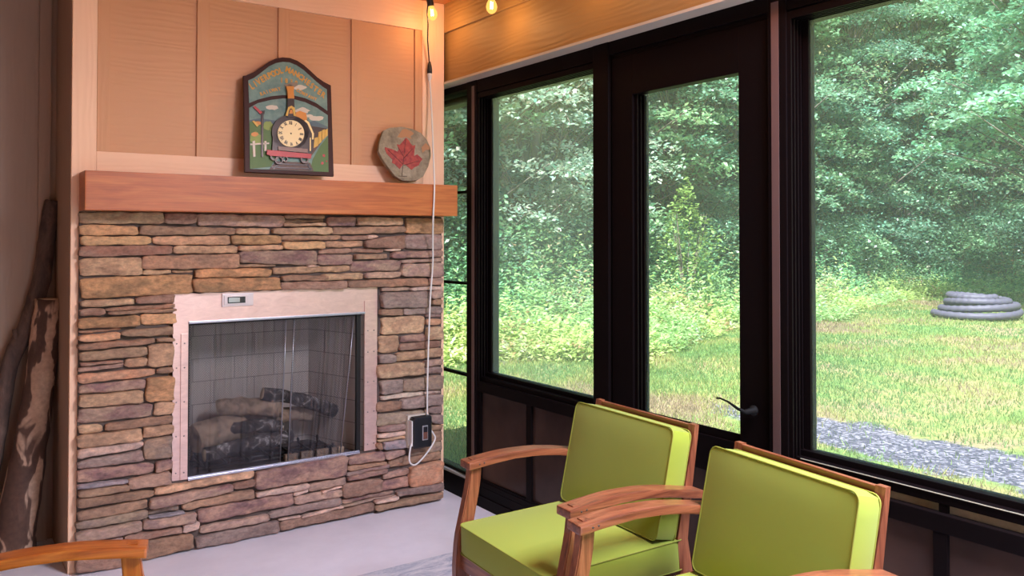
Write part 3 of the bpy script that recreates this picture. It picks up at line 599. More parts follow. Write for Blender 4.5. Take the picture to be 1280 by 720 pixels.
sp('hedge', [blob(185, 425, 28, 26, 9), blob(120, 490, 32, 34, 10), blob(215, 440, 22, 28, 11)], .0183, .0190, M_lgrn, pic)
sp('autumn_bush', [blob(112, 470, 22, 12, 12), blob(130, 412, 22, 10, 13)], .0190, .0196, M_orng, pic)
sp('railway_track', [[(190, 655), (225, 612), (405, 620), (425, 664)], [(395, 430), (480, 440), (499, 460), (430, 560), (400, 600)]], .0184, .0192, M_brn, pic)
sp('rail', [[(205, 655), (250, 610), (258, 610), (216, 655)], [(385, 615), (393, 615), (412, 660), (402, 660)], [(200, 640), (415, 650), (415, 656), (198, 646)], [(220, 622), (402, 630), (402, 636), (216, 628)]], .019, .0215, M_bk, pic)
sp('poppies', [blob(478, 582, 7, 9, 21), blob(470, 622, 7, 8, 22), blob(492, 612, 4, 5, 23)], .0185, .0196, M_red, pic)
sp('fence', [[(100, 508), (113, 504), (116, 588), (104, 590)], [(163, 506), (174, 506), (174, 560), (163, 560)], [(88, 520), (188, 514), (188, 522), (88, 528)]], .019, .022, mat('fence_white', (.66, .58, .5), .5), SG)
sg = sp('signal_post', [[(146, 352), (158, 352), (155, 590), (146, 590)], [(138, 348), (165, 346), (162, 364), (142, 366)]], .019, .0235, M_bk)
sp('signal_arm', [[(102, 328), (112, 322), (150, 356), (140, 366)]], .0225, .0255, M_red, sg)
sp('signal_lamp', [[(98, 402), (108, 398), (134, 424), (124, 432)]], .0195, .0225, M_ochre, sg)
# locomotive relief
sp('locomotive', [arc(297, 462, 98, 92, 0, 360, 36)[:-1], [(205, 470), (200, 560), (220, 575), (400, 585), (418, 560), (425, 480), (410, 430), (385, 395), (340, 380), (300, 400)]], .019, .030, M_bk, bev=.001)
LO = bpy.data.objects['locomotive']
sp('boiler_band', [[(340, 378), (352, 376), (395, 410), (420, 470), (418, 500), (410, 500), (410, 470), (385, 415)], [(398, 492), (404, 490), (404, 560), (398, 560)]], .0295, .0315, M_cream, LO)
sp('smokestack', [[(281, 285), (315, 285), (319, 385), (278, 385)]], .024, .034, M_bk, LO)
sp('stack_cap', [[(272, 222), (314, 222), (312, 250), (315, 286), (282, 286), (280, 250)]], .024, .036, M_orng, LO)
sp('bell_frame', [[(268, 378), (283, 332), (300, 325), (316, 335), (323, 378), (312, 378), (305, 345), (297, 338), (288, 345), (280, 378)]], .033, .037, M_ochre, LO)
sp('bell', [[(288, 366), (293, 346), (303, 346), (308, 366)]], .0335, .037, M_orng, LO)
sp('steam_dome', [[(322, 378), (326, 358), (345, 350), (378, 362), (384, 395), (370, 402), (340, 384)]], .027, .033, M_orng, LO)
sp('smoke_puff', [blob(315, 208, 28, 14, 31), blob(290, 212, 22, 9, 32)], .0175, .0196, mat('smoke_paint', (.25, .2, .15), .6), LO)
sp('buffer_beam', [[(172, 556), (406, 578), (403, 602), (190, 588), (170, 580)]], .030, .036, M_red, LO, bev=.001)
sp('buffer_roller', [[(230, 538), (385, 552), (385, 572), (230, 558)]], .030, .0365, mat('roller_brown', (.22, .13, .10), .4), LO)
M_whl = mat('wheel_grey', (.13, .10, .10), .35)
def ringp(cx, cy, r0, r1, n=22):
    mb = MB()
    a = [s2(cx + r1 * math.cos(t * 2 * math.pi / n), cy + r1 * math.sin(t * 2 * math.pi / n)) for t in range(n)]; b = [s2(cx + r0 * math.cos(t * 2 * math.pi / n), cy + r0 * math.sin(t * 2 * math.pi / n)) for t in range(n)]
    for t in range(n):
        u = (t + 1) % n; mb.prism([a[t], a[u], b[u], b[t]], .024, .033, 'z')
    return mb
ringp(212, 590, 14, 22).build('wheel', M_whl, LO); ringp(372, 604, 14, 22).build('wheel', M_whl, LO); ringp(235, 610, 16, 21).build('wheel', M_whl, LO); ringp(268, 604, 10, 15).build('wheel', M_whl, LO)
for k, (a_, b_) in enumerate((((420, 492), (445, 545)), ((447, 460), (463, 525)), ((466, 450), (480, 505)), ((482, 447), (497, 490)))):
    sp('carriage', [[(a_[0], a_[1]), (b_[0], a_[1] - 6), (b_[0], b_[1] - 14), (a_[0], b_[1])]], .0195, .026 - k * .001, M_ochre)
sp('carriage_roof', [[(395, 425), (415, 428), (490, 440), (499, 447), (455, 455), (440, 485), (418, 490)]], .0190, .0225, M_bk)
ck = sp('clock_face', [arc(298, 470, 70, 70, 0, 360, 40)[:-1]], .030, .034, mat('clock_ivory', (.86, .68, .36), .45))
CC = s2(298, 470); RC = (s2(368, 470)[0] - s2(228, 470)[0]) / 2; RCy = (s2(298, 400)[1] - s2(298, 540)[1]) / 2
def glyphs(items, m, name, parent, z0, ext=.0006):
    """items: (char, x, y, size, rot) -> one mesh of letters"""
    bmx = bmesh.new()
    for ch, x, y, size, rot, sxx in items:
        c = bpy.data.curves.new('t', 'FONT'); c.body = ch; c.size = size; c.extrude = ext; c.align_x = 'CENTER'; c.align_y = 'CENTER'; c.resolution_u = 2; c.offset = size * .035
        o = bpy.data.objects.new('t', c); COL.objects.link(o); dg = bpy.context.evaluated_depsgraph_get(); me = bpy.data.meshes.new_from_object(o.evaluated_get(dg))
        me.transform(Matrix.Translation((x, y, z0)) @ Matrix.Rotation(rot, 4, 'Z') @ Matrix.Diagonal((sxx, 1, 1, 1))); bmx.from_mesh(me)
        bpy.data.objects.remove(o); bpy.data.curves.remove(c); bpy.data.meshes.remove(me)
    me = bpy.data.meshes.new(name); bmx.to_mesh(me); bmx.free(); return link(name, me, m, parent)
rom = ['XII', 'I', 'II', 'III', 'IIII', 'V', 'VI', 'VII', 'VIII', 'IX', 'X', 'XI']
glyphs([(t, CC[0] + RC * .78 * math.sin(k * math.pi / 6), CC[1] + RCy * .78 * math.cos(k * math.pi / 6), .020, -k * math.pi / 6, .62) for k, t in enumerate(rom)], M_bk, 'numerals', ck, .0348)
MB().lathe([(0, .0362), (.003, .036), (.0035, .034)], 10, c=(CC[0], CC[1], 0)).build('hub', M_bk, ck)
def arctext(txt, path, size, sxx=.8):
    out = []; P_ = [s2(*p) for p in path]
    seg = [0]
    for a, b in zip(P_[:-1], P_[1:]): seg.append(seg[-1] + math.dist(a, b))
    for i, ch in enumerate(txt):
        if ch == ' ': continue
        t = seg[-1] * (i / (len(txt) - 1)); k = max(j for j in range(len(seg) - 1) if seg[j] <= t + 1e-9); f = (t - seg[k]) / (seg[k + 1] - seg[k])
        a, b = P_[k], P_[k + 1]; out.append((ch, a[0] + (b[0] - a[0]) * f, a[1] + (b[1] - a[1]) * f, size, math.atan2(b[1] - a[1], b[0] - a[0]) * .8, sxx))
    return out
items = arctext('LIVERPOOL', [(98, 218), (135, 192), (175, 168), (215, 150), (252, 135)], .037) + arctext('MANCHESTER', [(288, 130), (325, 148), (362, 172), (400, 202), (436, 232), (474, 262)], .037)
items += arctext('1830', [(255, 185), (278, 188), (300, 192), (332, 200)], .030) + arctext('RAILWAY', [(148, 258), (180, 246), (212, 237), (243, 231)], .021, .85) + arctext('COMPANY', [(340, 238), (372, 256), (404, 272), (434, 284)], .021, .85)
glyphs(items, M_gold, 'lettering', SG, .0182)

# ================================================================= STONE SLAB WITH MAPLE LEAF
RK = bpy.data.objects.new('leaf_stone', None); COL.objects.link(RK); tag(RK, label='flat irregular stone slab with a red maple leaf print, leaning on the mantel', cat='decorative stone')
RB = Vector((1.845, 3.56, ZM)); rl = math.atan2(.06, .25); rv = Vector((0, math.sin(rl), math.cos(rl))); rn_ = Vector((0, -math.cos(rl), math.sin(rl)))
RK.location = RB + Vector((0, .0, .004)); RK.rotation_euler = (math.radians(90) - rl, 0, 0)
def r2(cx, cy):
    p = on_plane(280 + cx / 3.789, 50 + cy / 3.789, RB, rn_) - RB; return (p.x, p.dot(rv))
ro = [(835, 676), (800, 655), (765, 610), (738, 570), (722, 535), (728, 490), (745, 440), (775, 426), (830, 421), (885, 432), (925, 452), (950, 480), (968, 520), (970, 560), (958, 610), (935, 655), (905, 674), (870, 678)]
M_slab = mat('slate_slab', (.36, .31, .24), .8); nn = noise(M_slab, 22, 7, coords(M_slab), .65); rr = ramp(M_slab, nn.outputs[0], [(.3, (.15, .12, .09)), (.5, (.26, .215, .15)), (.7, (.38, .32, .24))]); L(M_slab, rr.outputs[0], P(M_slab).inputs['Base Color']); bump(M_slab, nn.outputs[0], .5, .006)
mb = MB(); mb.prism([r2(*p) for p in ro], 0, .022, 'z', bev=.005); slabo = mb.build('slab', M_slab, RK)
M_lr = mat('red_leaf', (.42, .07, .06), .6); nn = noise(M_lr, 50, 4, coords(M_lr)); rr = ramp(M_lr, nn.outputs[0], [(.3, (.22, .02, .03)), (.7, (.42, .07, .05))]); L(M_lr, rr.outputs[0], P(M_lr).inputs['Base Color'])
mleaf = [(838, 600), (822, 622), (800, 600), (785, 592), (788, 578), (760, 548), (752, 528), (752, 518), (790, 530), (812, 540), (818, 528), (808, 505), (822, 508), (838, 490), (852, 473), (866, 488), (874, 502), (884, 512), (896, 508), (892, 535), (890, 560), (905, 552), (930, 575), (918, 590), (912, 604), (890, 615), (878, 626), (862, 612), (846, 600)]
MB().prism([r2(*p) for p in mleaf], .0215, .0232, 'z').build('maple_leaf', M_lr, RK)
mb = MB()
for a_, b_ in (((832, 655), (850, 480)), ((838, 600), (765, 530)), ((840, 605), (915, 582)), ((842, 570), (885, 525)), ((838, 560), (815, 520)), ((815, 655), (857, 657))):
    A, Bq = r2(*a_), r2(*b_); mb.tube([(A[0], A[1], .0235), (Bq[0], Bq[1], .0235)], .0011, 5)
mb.build('leaf_vein', mat('vein_dark', (.06, .02, .02), .6), RK)
MB().prism([r2(*p) for p in [(812, 470), (825, 450), (835, 435), (850, 432), (880, 445), (890, 455), (872, 468), (880, 480), (850, 470), (830, 475)]], .0215, .0228, 'z').prism([r2(*p) for p in [(925, 520), (945, 498), (962, 515), (966, 530), (945, 532), (930, 545)]], .0215, .0228, 'z').build('brown_leaf', mat('tan_leaf', (.40, .20, .10), .7), RK)

# ================================================================= STRING LIGHTS
SL = empty('string_light', (1.98, 3.5, 2.38), label='black string light cable with glowing filament bulbs along the ceiling edge', cat='string light')
O0 = Vector((1.98, 3.5, 2.38))
def rel(p): return Vector(p) - O0
M_bulb = bpy.data.materials.new('bulb_glass'); M_bulb.use_nodes = True; t = M_bulb.node_tree; t.nodes.clear()
out = t.nodes.new('ShaderNodeOutputMaterial'); tr = t.nodes.new('ShaderNodeBsdfTransparent'); tr.inputs[0].default_value = (1, .8, .5, 1); em = t.nodes.new('ShaderNodeEmission'); em.inputs[0].default_value = (1, .50, .12, 1); em.inputs[1].default_value = 1.5
mxs = t.nodes.new('ShaderNodeMixShader'); mxs.inputs[0].default_value = .55; t.links.new(tr.outputs[0], mxs.inputs[1]); t.links.new(em.outputs[0], mxs.inputs[2]); t.links.new(mxs.outputs[0], out.inputs[0])
M_fil = mat('filament', (1, .8, .4), .5); P(M_fil).inputs['Emission Color'].default_value = (1, .72, .30, 1); P(M_fil).inputs['Emission Strength'].default_value = 40
def bulb(pos, d):
    d = Vector(d).normalized(); q = d.to_track_quat('Z', 'Y').to_matrix().to_4x4(); T = Matrix.Translation(rel(pos)) @ q
    sk = MB().lathe([(0, -.072), (.009, -.07), (.012, -.06), (.016, -.035), (.0165, -.012), (.0155, 0), (0, .001)], 16, M=T).build('socket', M_dblack, SL)
    b = MB().lathe([(.012, 0), (.014, .008), (.022, .024), (.0245, .038), (.022, .052), (.014, .063), (.005, .068), (0, .0685)], 20, M=T).build('bulb', M_bulb, SL)
    pts = [T @ Vector((.006 * math.cos(a), .006 * math.sin(a), .012 + .035 * abs(math.sin(a * 1.5)))) for a in np.linspace(0, 6.28, 24)]
    MB().tube(pts, .0014, 5).build('filament', M_fil, b)
    l = light('bulb_light', 'POINT', (0, 0, 0), BULB_E, BULB_C, shadow_soft_size=.02); l.parent = SL; l.location = rel(Vector(pos) + d * .085)
b1 = (1.953, 3.50, 2.405); bulb(b1, (.22, 0, -1))
b2 = (1.985, 3.02, 2.335); bulb(b2, (.02, 0, -1))
others = [(1.95, 2.45, 2.40), (1.62, 1.75, 2.40), (1.1, 1.1, 2.40), (.3, 1.7, 2.40)]
for p in others: bulb(p, (0, 0, -1))
mb = MB()
path = [(1.953, 3.50, 2.462), b1 and (1.945, 3.50, 2.47)]
def sag(a, b, n=8, s=.02): 
    a, b = Vector(a), Vector(b); return [a.lerp(b, i / n) - Vector((0, 0, s * math.sin(math.pi * i / n))) for i in range(n + 1)]
nodes_ = [(1.943, 3.50, 2.462), (1.985, 3.02, 2.40)] + [(p[0], p[1], 2.462) for p in others]
for a, b in zip(nodes_[:-1], nodes_[1:]): mb.tube([rel(p) for p in sag(a, b, 8, .006)], .0035, 6)
drop = [on_y(534, 14, 3.50), on_y(535, 30, 3.55), on_y(534.5, 50, 3.59), on_y(536, 70, 3.61), on_y(537, 84, 3.615)]
drop = [Vector((1.943, 3.50, 2.462))] + drop
mb.tube([rel(p) for p in drop], .0035, 6); mb.build('cable', M_dblack, SL)
pe = on_y(537, 82, 3.612); MB().lathe([(0, .03), (.005, .03), (.010, .01), (.013, -.012), (.013, -.03), (0, -.03)], 12, M=Matrix.Translation(rel(pe) + Vector((0, 0, -.01)))).build('plug', M_dblack, SL)

# white extension cord down to the outlet
EC = empty('extension_cord', (2.0, 3.56, 1.5), label='white extension cord hanging past the mantel down to the outlet', cat='cord'); O1 = Vector((2.0, 3.56, 1.5))
q = [(537, 96, 3.612), (538.5, 120, 3.60), (540, 150, 3.58), (541.5, 190, 3.54), (542.5, 215, 3.50), (543, 232, 3.487), (542.5, 250, 3.487), (541.5, 272, 3.487), (541, 300, 3.54), (541, 330, 3.565), (538, 370, 3.57), (536, 420, 3.572), (534.5, 470, 3.572), (534, 515, 3.572), (535, 530, 3.56), (541, 541, 3.55), (544, 548, 3.545), (538, 560, 3.54), (528, 573, 3.54), (519, 581, 3.54), (513, 579, 3.54), (511.5, 572, 3.54), (513, 560, 3.545), (515.5, 552, 3.55)]
pts = [on_y(a, b, c) - O1 for a, b, c in q]
def smoothp(pts, k=4):
    out = []
    for i in range(len(pts) - 1):
        p0, p1, p2, p3 = pts[max(i - 1, 0)], pts[i], pts[i + 1], pts[min(i + 2, len(pts) - 1)]
        for j in range(k):
            t = j / k; out.append(.5 * ((2 * p1) + (p2 - p0) * t + (2 * p0 - 5 * p1 + 4 * p2 - p3) * t * t + (3 * p1 - p0 - 3 * p2 + p3) * t ** 3))
    return out + [pts[-1]]
MB().tube(smoothp(pts), .0042, 8).build('cable', M_white, EC)
MB().lathe([(0, .018), (.012, .018), (.013, .010), (.009, -.012), (.005, -.02), (0, -.02)], 12, M=Matrix.Translation(on_y(537, 96, 3.612) - O1)).build('connector', M_white, EC)
# outlet with weatherproof cover
OT = empty('outlet_box', (1.935, 3.585, .365), label='black weatherproof outlet cover with brown window on the stone', cat='outlet')
MB().box(-.058, .055, -.004, .04, -.075, .080, .006).build('back_plate', mat('ivory_plate', (.62, .56, .48), .5), OT)
MB().box(-.050, .052, -.048, -.004, -.074, .076, .016, seg=3).build('cover', M_dblack, OT, smooth=False)
MB().box(-.004, .026, -.0515, -.046, -.036, .034, .003).build('window_rim', mat('rim_silver', (.5, .5, .52), .3, .6), OT)
MB().box(.000, .022, -.053, -.050, -.030, .002, .001).build('brown_window', mat('amber_window', (.16, .07, .05), .3), OT)
MB().box(.000, .022, -.053, -.050, .002, .028, .001).build('dark_window', mat('dark_window', (.02, .02, .025), .2), OT)
MB().box(-.056, -.050, -.040, -.004, -.06, .06, .002).build('side_clip', M_white, OT)

# ================================================================= LEANING LOGS
M_bark = mat('dark_bark', (.10, .06, .045), .85)
n = noise(M_bark, 16, 7, coords(M_bark, (1, 1, .35)), .7, .5); r = ramp(M_bark, n.outputs[0], [(.3, (.035, .02, .017)), (.55, (.11, .065, .048)), (.75, (.20, .13, .10))]); L(M_bark, r.outputs[0], P(M_bark).inputs['Base Color']); bump(M_bark, n.outputs[0], .8, .012)
M_syc = mat('mottled_bark', (.3, .2, .15), .8)
n = noise(M_syc, 9, 3, coords(M_syc, (1, 1, .45)), .5, .6); r = ramp(M_syc, n.outputs[0], [(.47, (.09, .045, .03)), (.50, (.12, .065, .045)), (.52, (.50, .33, .23)), (.70, (.62, .44, .31))])
n2_ = noise(M_syc, 60, 4, coords(M_syc)); mxx = N(M_syc, 'ShaderNodeMix', data_type='RGBA', blend_type='MULTIPLY'); mxx.inputs['Factor'].default_value = .6
rr = ramp(M_syc, n2_.outputs[0], [(.3, (.6, .6, .6)), (.7, (1.1, 1.1, 1.1))]); L(M_syc, r.outputs[0], mxx.inputs['A']); L(M_syc, rr.outputs[0], mxx.inputs['B']); L(M_syc, mxx.outputs['Result'], P(M_syc).inputs['Base Color']); bump(M_syc, n.outputs[0], .6, .01)
def limb(name, pts, rs, m, label, seed):
    rn = random.Random(seed); pts = smoothp([Vector(p) for p in pts], 5); k = len(pts); R = [np.interp(i / (k - 1), np.linspace(0, 1, len(rs)), rs) * (1 + rn.uniform(-.05, .05)) for i in range(k)]
    base = pts[0].copy(); base.z = 0
    mb = MB(); mb.tube([p - base for p in pts], R, 16)
    for v in mb.bm.verts: v.co += Vector([rn.uniform(-.0025, .0025) for _ in range(3)])
    o = mb.build(name, m, None, label=label, cat='log'); o.location = base; return o, base
o, b_ = limb('tree_log', [(.285, 3.93, .012), (.30, 3.94, .18), (.35, 3.975, .50), (.385, 4.0, .78), (.412, 4.012, 1.035)], [.082, .072, .062, .056, .058], M_syc, 'thick log with peeling mottled bark leaning in the corner by the chimney', 4)
MB().lathe([(0, .003), (.048, .003), (.052, -.003)], 16, M=Matrix.Translation(Vector((.412, 4.012, 1.038)) - b_)).build('cut_end', M_end, o)
o, b_ = limb('tree_branch', [(.17, 4.02, .04), (.19, 4.04, .25), (.23, 4.055, .50), (.27, 4.06, .76), (.335, 4.065, .93), (.385, 4.07, 1.12), (.405, 4.072, 1.30), (.425, 4.072, 1.455)], [.042, .040, .036, .035, .036, .036, .033, .032], M_bark, 'long dark crooked branch leaning on the siding behind the mottled log', 8)
MB().tube([Vector((.30, 4.05, .86)) - b_, Vector((.285, 4.035, .915)) - b_], [.012, .009], 8).build('branch_stub', M_bark, o)

# ================================================================= RUG
M_rug = mat('faded_rug', (.5, .5, .56), .95)
n = noise(M_rug, 5, 9, coords(M_rug, (1, 3, 1)), .75, 1.0); r = ramp(M_rug, n.outputs[0], [(.38, (.30, .35, .48)), (.5, (.56, .58, .66)), (.62, (.74, .73, .78))]); L(M_rug, r.outputs[0], P(M_rug).inputs['Base Color'])
n = noise(M_rug, 300, 2, coords(M_rug)); bump(M_rug, n.outputs[0], .3, .003)
rg = MB().box(-1.55, .62, -1.35, 1.35, 0, .007, .003).build('rug', M_rug, None, label='faded blue grey patterned rug on the concrete in front of the chairs', cat='rug'); rg.location = (1.2, 1.63, .0005)

# ================================================================= CHAIRS
M_cush = mat('green_fabric', (.27, .33, .018), .85); P(M_cush).inputs['Sheen Weight'].default_value = .25
n = noise(M_cush, 500, 2, coords(M_cush)); bump(M_cush, n.outputs[0], .15, .001)
M_pipe = mat('green_piping', (.25, .27, .03), .7)
def cushion(name, parent, w_, d_, h_, M, puff=.012, r_=.022):
    """box cushion, local: x depth, y width, z thickness; slightly crowned, with piping"""
    bm_ = bmesh.new(); bmesh.ops.create_cube(bm_, size=1.0)
    bmesh.ops.subdivide_edges(bm_, edges=bm_.edges[:], cuts=11, use_grid_fill=True)
    hx, hy, hz = d_ / 2, w_ / 2, h_ / 2
    for v in bm_.verts:
        x, y, z = v.co.x * 2, v.co.y * 2, v.co.z * 2
        e = (1 - abs(x) ** 4) * (1 - abs(y) ** 4)
        X_, Y_, Z_ = x * hx, y * hy, z * hz
        # rounded box
        c = Vector((max(-hx + r_, min(hx - r_, X_)), max(-hy + r_, min(hy - r_, Y_)), max(-hz + r_ * .5, min(hz - r_ * .5, Z_)))); dlt = Vector((X_, Y_, Z_)) - c
        # corner rounding in plan
        if abs(X_) > hx - r_ and abs(Y_) > hy - r_:
            d2 = Vector((dlt.x, dlt.y)); L2 = d2.length
            if L2 > r_: d2 *= r_ / L2; dlt.x, dlt.y = d2
        X_, Y_ = c.x + dlt.x, c.y + dlt.y
        Z_ += puff * e * z; X_ += puff * .5 * (1 - abs(y) ** 4) * (1 - z * z) * x; Y_ += puff * .5 * (1 - abs(x) ** 4) * (1 - z * z) * y
        v.co = M @ Vector((X_, Y_, Z_))
    me = bpy.data.meshes.new(name); bmesh.ops.recalc_face_normals(bm_, faces=bm_.faces[:]); bm_.to_mesh(me); bm_.free()
    o = link(name, me, M_cush, parent, True)
    md = o.modifiers.new('b', 'EDGE_SPLIT'); md.split_angle = math.radians(50)
    for s in (1, -1):
        pts = []
        for k in range(4):
            cxs, cys = [(1, 1), (-1, 1), (-1, -1), (1, -1)][k]
            for a in np.linspace(0, math.pi / 2, 6):
                th = a + k * math.pi / 2; pts.append((cxs * (hx - r_) + r_ * math.cos(th), cys * (hy - r_) + r_ * math.sin(th)))
        # densify straight runs with crown
        dp = []
        for i in range(len(pts)):
            a, b = pts[i], pts[(i + 1) % len(pts)]; kk = 8 if math.dist(a, b) > .05 else 1
            for j in range(kk): dp.append((a[0] + (b[0] - a[0]) * j / kk, a[1] + (b[1] - a[1]) * j / kk))
        dp.append(dp[0])
        MB().tube([M @ Vector((x, y, s * (hz - .0005))) for x, y in dp], .0022, 6, cap=False).build('piping', M_pipe, o)
    return o
def build_chair(mw, label, group):
    T = empty('armchair', (0, 0, 0), label=label, cat='armchair', group=group)
    # --- arms + legs (y = +-.275)
    def arm_profile():
        top = []; bot = []
        for i in range(15):
            t = i / 14; x = .038 + .485 * t
            z = float(np.interp(x, [.03, .12, .2, .3, .38, .45, .54], [.577, .587, .5925, .590, .580, .567, .551]))
            th = .024 + .010 * math.exp(-((t - .1) / .12) ** 2) * 0
            top.append((x, z)); bot.append((x, z - th))
        return top, bot
    for s in (1, -1):
        y0, y1 = (.241, .300) if s > 0 else (-.300, -.241)
        top, bot = arm_profile()
        mb = MB()
        # slightly wider paddle in front
        def vy(x, y):
            c = (y0 + y1) / 2; return c + (y - c) * (1.08 if x < .2 else 1.0)
        ring = top + bot[::-1]
        a = [mb.bm.verts.new((x, vy(x, y0), z)) for x, z in ring]; b = [mb.bm.verts.new((x, vy(x, y1), z)) for x, z in ring]; n_ = len(ring); k = len(top)
        for i in range(n_): mb.bm.faces.new((a[i], a[(i + 1) % n_], b[(i + 1) % n_], b[i]))
        for st in (a, b):
            for i in range(k - 1): mb.bm.faces.new((st[i], st[i + 1], st[n_ - 2 - i], st[n_ - 1 - i]))
        bmesh.ops.recalc_face_normals(mb.bm, faces=mb.bm.faces[:])
        es = [e for e in mb.bm.edges if e.calc_face_angle(0) > .9]
        bmesh.ops.bevel(mb.bm, geom=es, offset=.005, segments=2, profile=.7, affect='EDGES')
        ao = mb.build('arm', mw['x'], T)
        MB().lathe([(0, .0010), (.0028, .0008), (.003, 0)], 8, M=Matrix.Translation((.075, y0 - .002, .570)) @ Euler((math.pi / 2, 0, 0)).to_matrix().to_4x4()).lathe([(0, .0010), (.0028, .0008), (.003, 0)], 8, M=Matrix.Translation((.092, y0 - .002, .572)) @ Euler((math.pi / 2, 0, 0)).to_matrix().to_4x4()).build('screw_hole', M_bk, ao)
        # front leg: S-curve from the floor to under the arm
        cl = []; N_ = 18
        for i in range(N_ + 1):
            z = .575 * i / N_
            u = np.interp(z, [0, .12, .25, .34, .42, .50, .575], [.030, .028, .026, .032, .050, .068, .076])
            wdt = np.interp(z, [0, .25, .34, .575], [.040, .050, .048, .040])
            cl.append((u, wdt, z + (.008 if i == N_ else 0)))
        ya, yb = ((.258, .290) if s > 0 else (-.290, -.258))
        mb = MB(); rings = [[mb.bm.verts.new(p) for p in ((u - w_ / 2, ya, z), (u + w_ / 2, ya, z), (u + w_ / 2, yb, z), (u - w_ / 2, yb, z))] for u, w_, z in cl]
        for r0, r1 in zip(rings[:-1], rings[1:]):
            for i in range(4): mb.bm.faces.new((r0[i], r0[(i + 1) % 4], r1[(i + 1) % 4], r1[i]))
        mb.bm.faces.new(rings[0]); mb.bm.faces.new(rings[-1]); bmesh.ops.recalc_face_normals(mb.bm, faces=mb.bm.faces[:])
        es = [e for e in mb.bm.edges if e.calc_face_angle(0) > .9]; bmesh.ops.bevel(mb.bm, geom=es, offset=.003, segments=2, affect='EDGES')
        mb.build('leg', mw['z'], T)
        # rear post / leg: splays back at the foot, rakes back above the seat
        cl = [(.60, .045, 0), (.555, .048, .15), (.505, .048, .30), (.490, .040, .40), (.514, .030, .55), (.544, .018, .70), (.549, .016, .730)]
        ya, yb = ((.213, .2405) if s > 0 else (-.2405, -.213))
        mb = MB(); rings = [[mb.bm.verts.new(p) for p in ((u - w_ / 2, ya, z), (u + w_ / 2, ya, z), (u + w_ / 2, yb, z), (u - w_ / 2, yb, z))] for u, w_, z in cl]
        for r0, r1 in zip(rings[:-1], rings[1:]):
            for i in range(4): mb.bm.faces.new((r0[i], r0[(i + 1) % 4], r1[(i + 1) % 4], r1[i]))
        mb.bm.faces.new(rings[0]); mb.bm.faces.new(rings[-1]); bmesh.ops.recalc_face_normals(mb.bm, faces=mb.bm.faces[:])
        mb.build('leg', mw['z'], T)
        MB().box(.05, .51, (.262 if s > 0 else -.285), (.285 if s > 0 else -.262), .262, .315, .003).build('side_rail', mw['x'], T)
    MB().box(.018, .040, -.258, .258, .245, .308, .003).build('front_rail', mw['y'], T)
    MB().box(.478, .498, -.222, .222, .262, .312, .003).build('rear_rail', mw['y'], T)
    mb = MB()
    for i in range(5): mb.box(.06 + i * .085, .11 + i * .085, -.262, .262, .292, .304, .002)
    mb.build('seat_slats', mw['y'], T)
    rk = math.atan2(.062, .31)
    bf = MB()
    bf.box(.540, .553, -.213, .213, .675, .728, .003, rot=Matrix.Identity(4))
    bf.build('top_rail', mw['y'], T)
    mb = MB()
    for i in range(6):
        y = -.20 + i * .08; R_ = Matrix.Translation((.500, y, .36)) @ Matrix.Rotation(.17, 4, 'Y'); mb.box(-.006, .006, -.02, .02, -.03, .335, .002, rot=R_)
    mb.build('back_slats', mw['z'], T)
    # cushions
    Ms = Matrix.Translation((.248, 0, .354)) @ Matrix.Rotation(math.radians(-1), 4, 'Y')
    cushion('seat_cushion', T, .485, .495, .088, Ms, .008)
    bk = Matrix.Translation((.457, 0, .563)) @ Matrix.Rotation(math.radians(90 + 12.6), 4, 'Y')
    cushion('back_cushion', T, .481, .325, .072, bk, .006)
    return T
chair = build_chair(M_cw, 'green cushioned wooden armchair beside the black window wall, the farther one nearest the stone fireplace', 'green cushioned armchairs')
chair.location = (1.349, 2.017, .008); chair.rotation_euler.z = -.051
def copy_tree(o, parent=None):
    c = o.copy(); COL.objects.link(c); c.parent = parent
    for ch in list(o.children): copy_tree(ch, c)
    return c
ch2 = copy_tree(chair); ch2.location = (1.253, 1.375, .008); ch2.rotation_euler.z = -.12
ch2['label'] = 'green cushioned wooden armchair at the front, overlapping the other, below the right window'
ch3 = copy_tree(chair); ch3.location = (.387, 1.825, .008); ch3.rotation_euler.z = math.radians(165)
ch3['label'] = 'amber wooden armchair of which only one arm shows at the bottom left'
for c_ in ch3.children:
    if c_.name.split('.')[0] not in ('seat_cushion', 'back_cushion'):
        me = c_.data.copy(); ax = me.materials[0].name[-1]; me.materials[0] = M_ow[ax]; c_.data = me

# ================================================================= OUTDOORS
ZG = -.16
def edge_r(az):   # distance of the forest edge by azimuth from +y
    return float(np.interp(az, [0, 20, 32, 40, 46, 50, 56, 60, 70, 90, 120], [10, 11, 13.5, 15.5, 17.5, 20, 23.5, 26, 27.5, 28, 28]))
def weed_r(az):
    return float(np.interp(az, [0, 20, 33, 43, 47, 50, 56, 58.5, 62, 66, 90, 120], [8.5, 8.8, 9.6, 9.6, 11.5, 14.5, 15.5, 20, 23, 24.5, 25, 25]))
def gz(x, y):
    r_ = math.hypot(x, y); az = math.degrees(math.atan2(x, y)); e = edge_r(az) + 1.0
    return ZG + (0 if r_ < e else (r_ - e) * .55) + .04 * math.sin(x * .7) * math.sin(y * .6) * min(1, max(0, (r_ - 6) / 4))
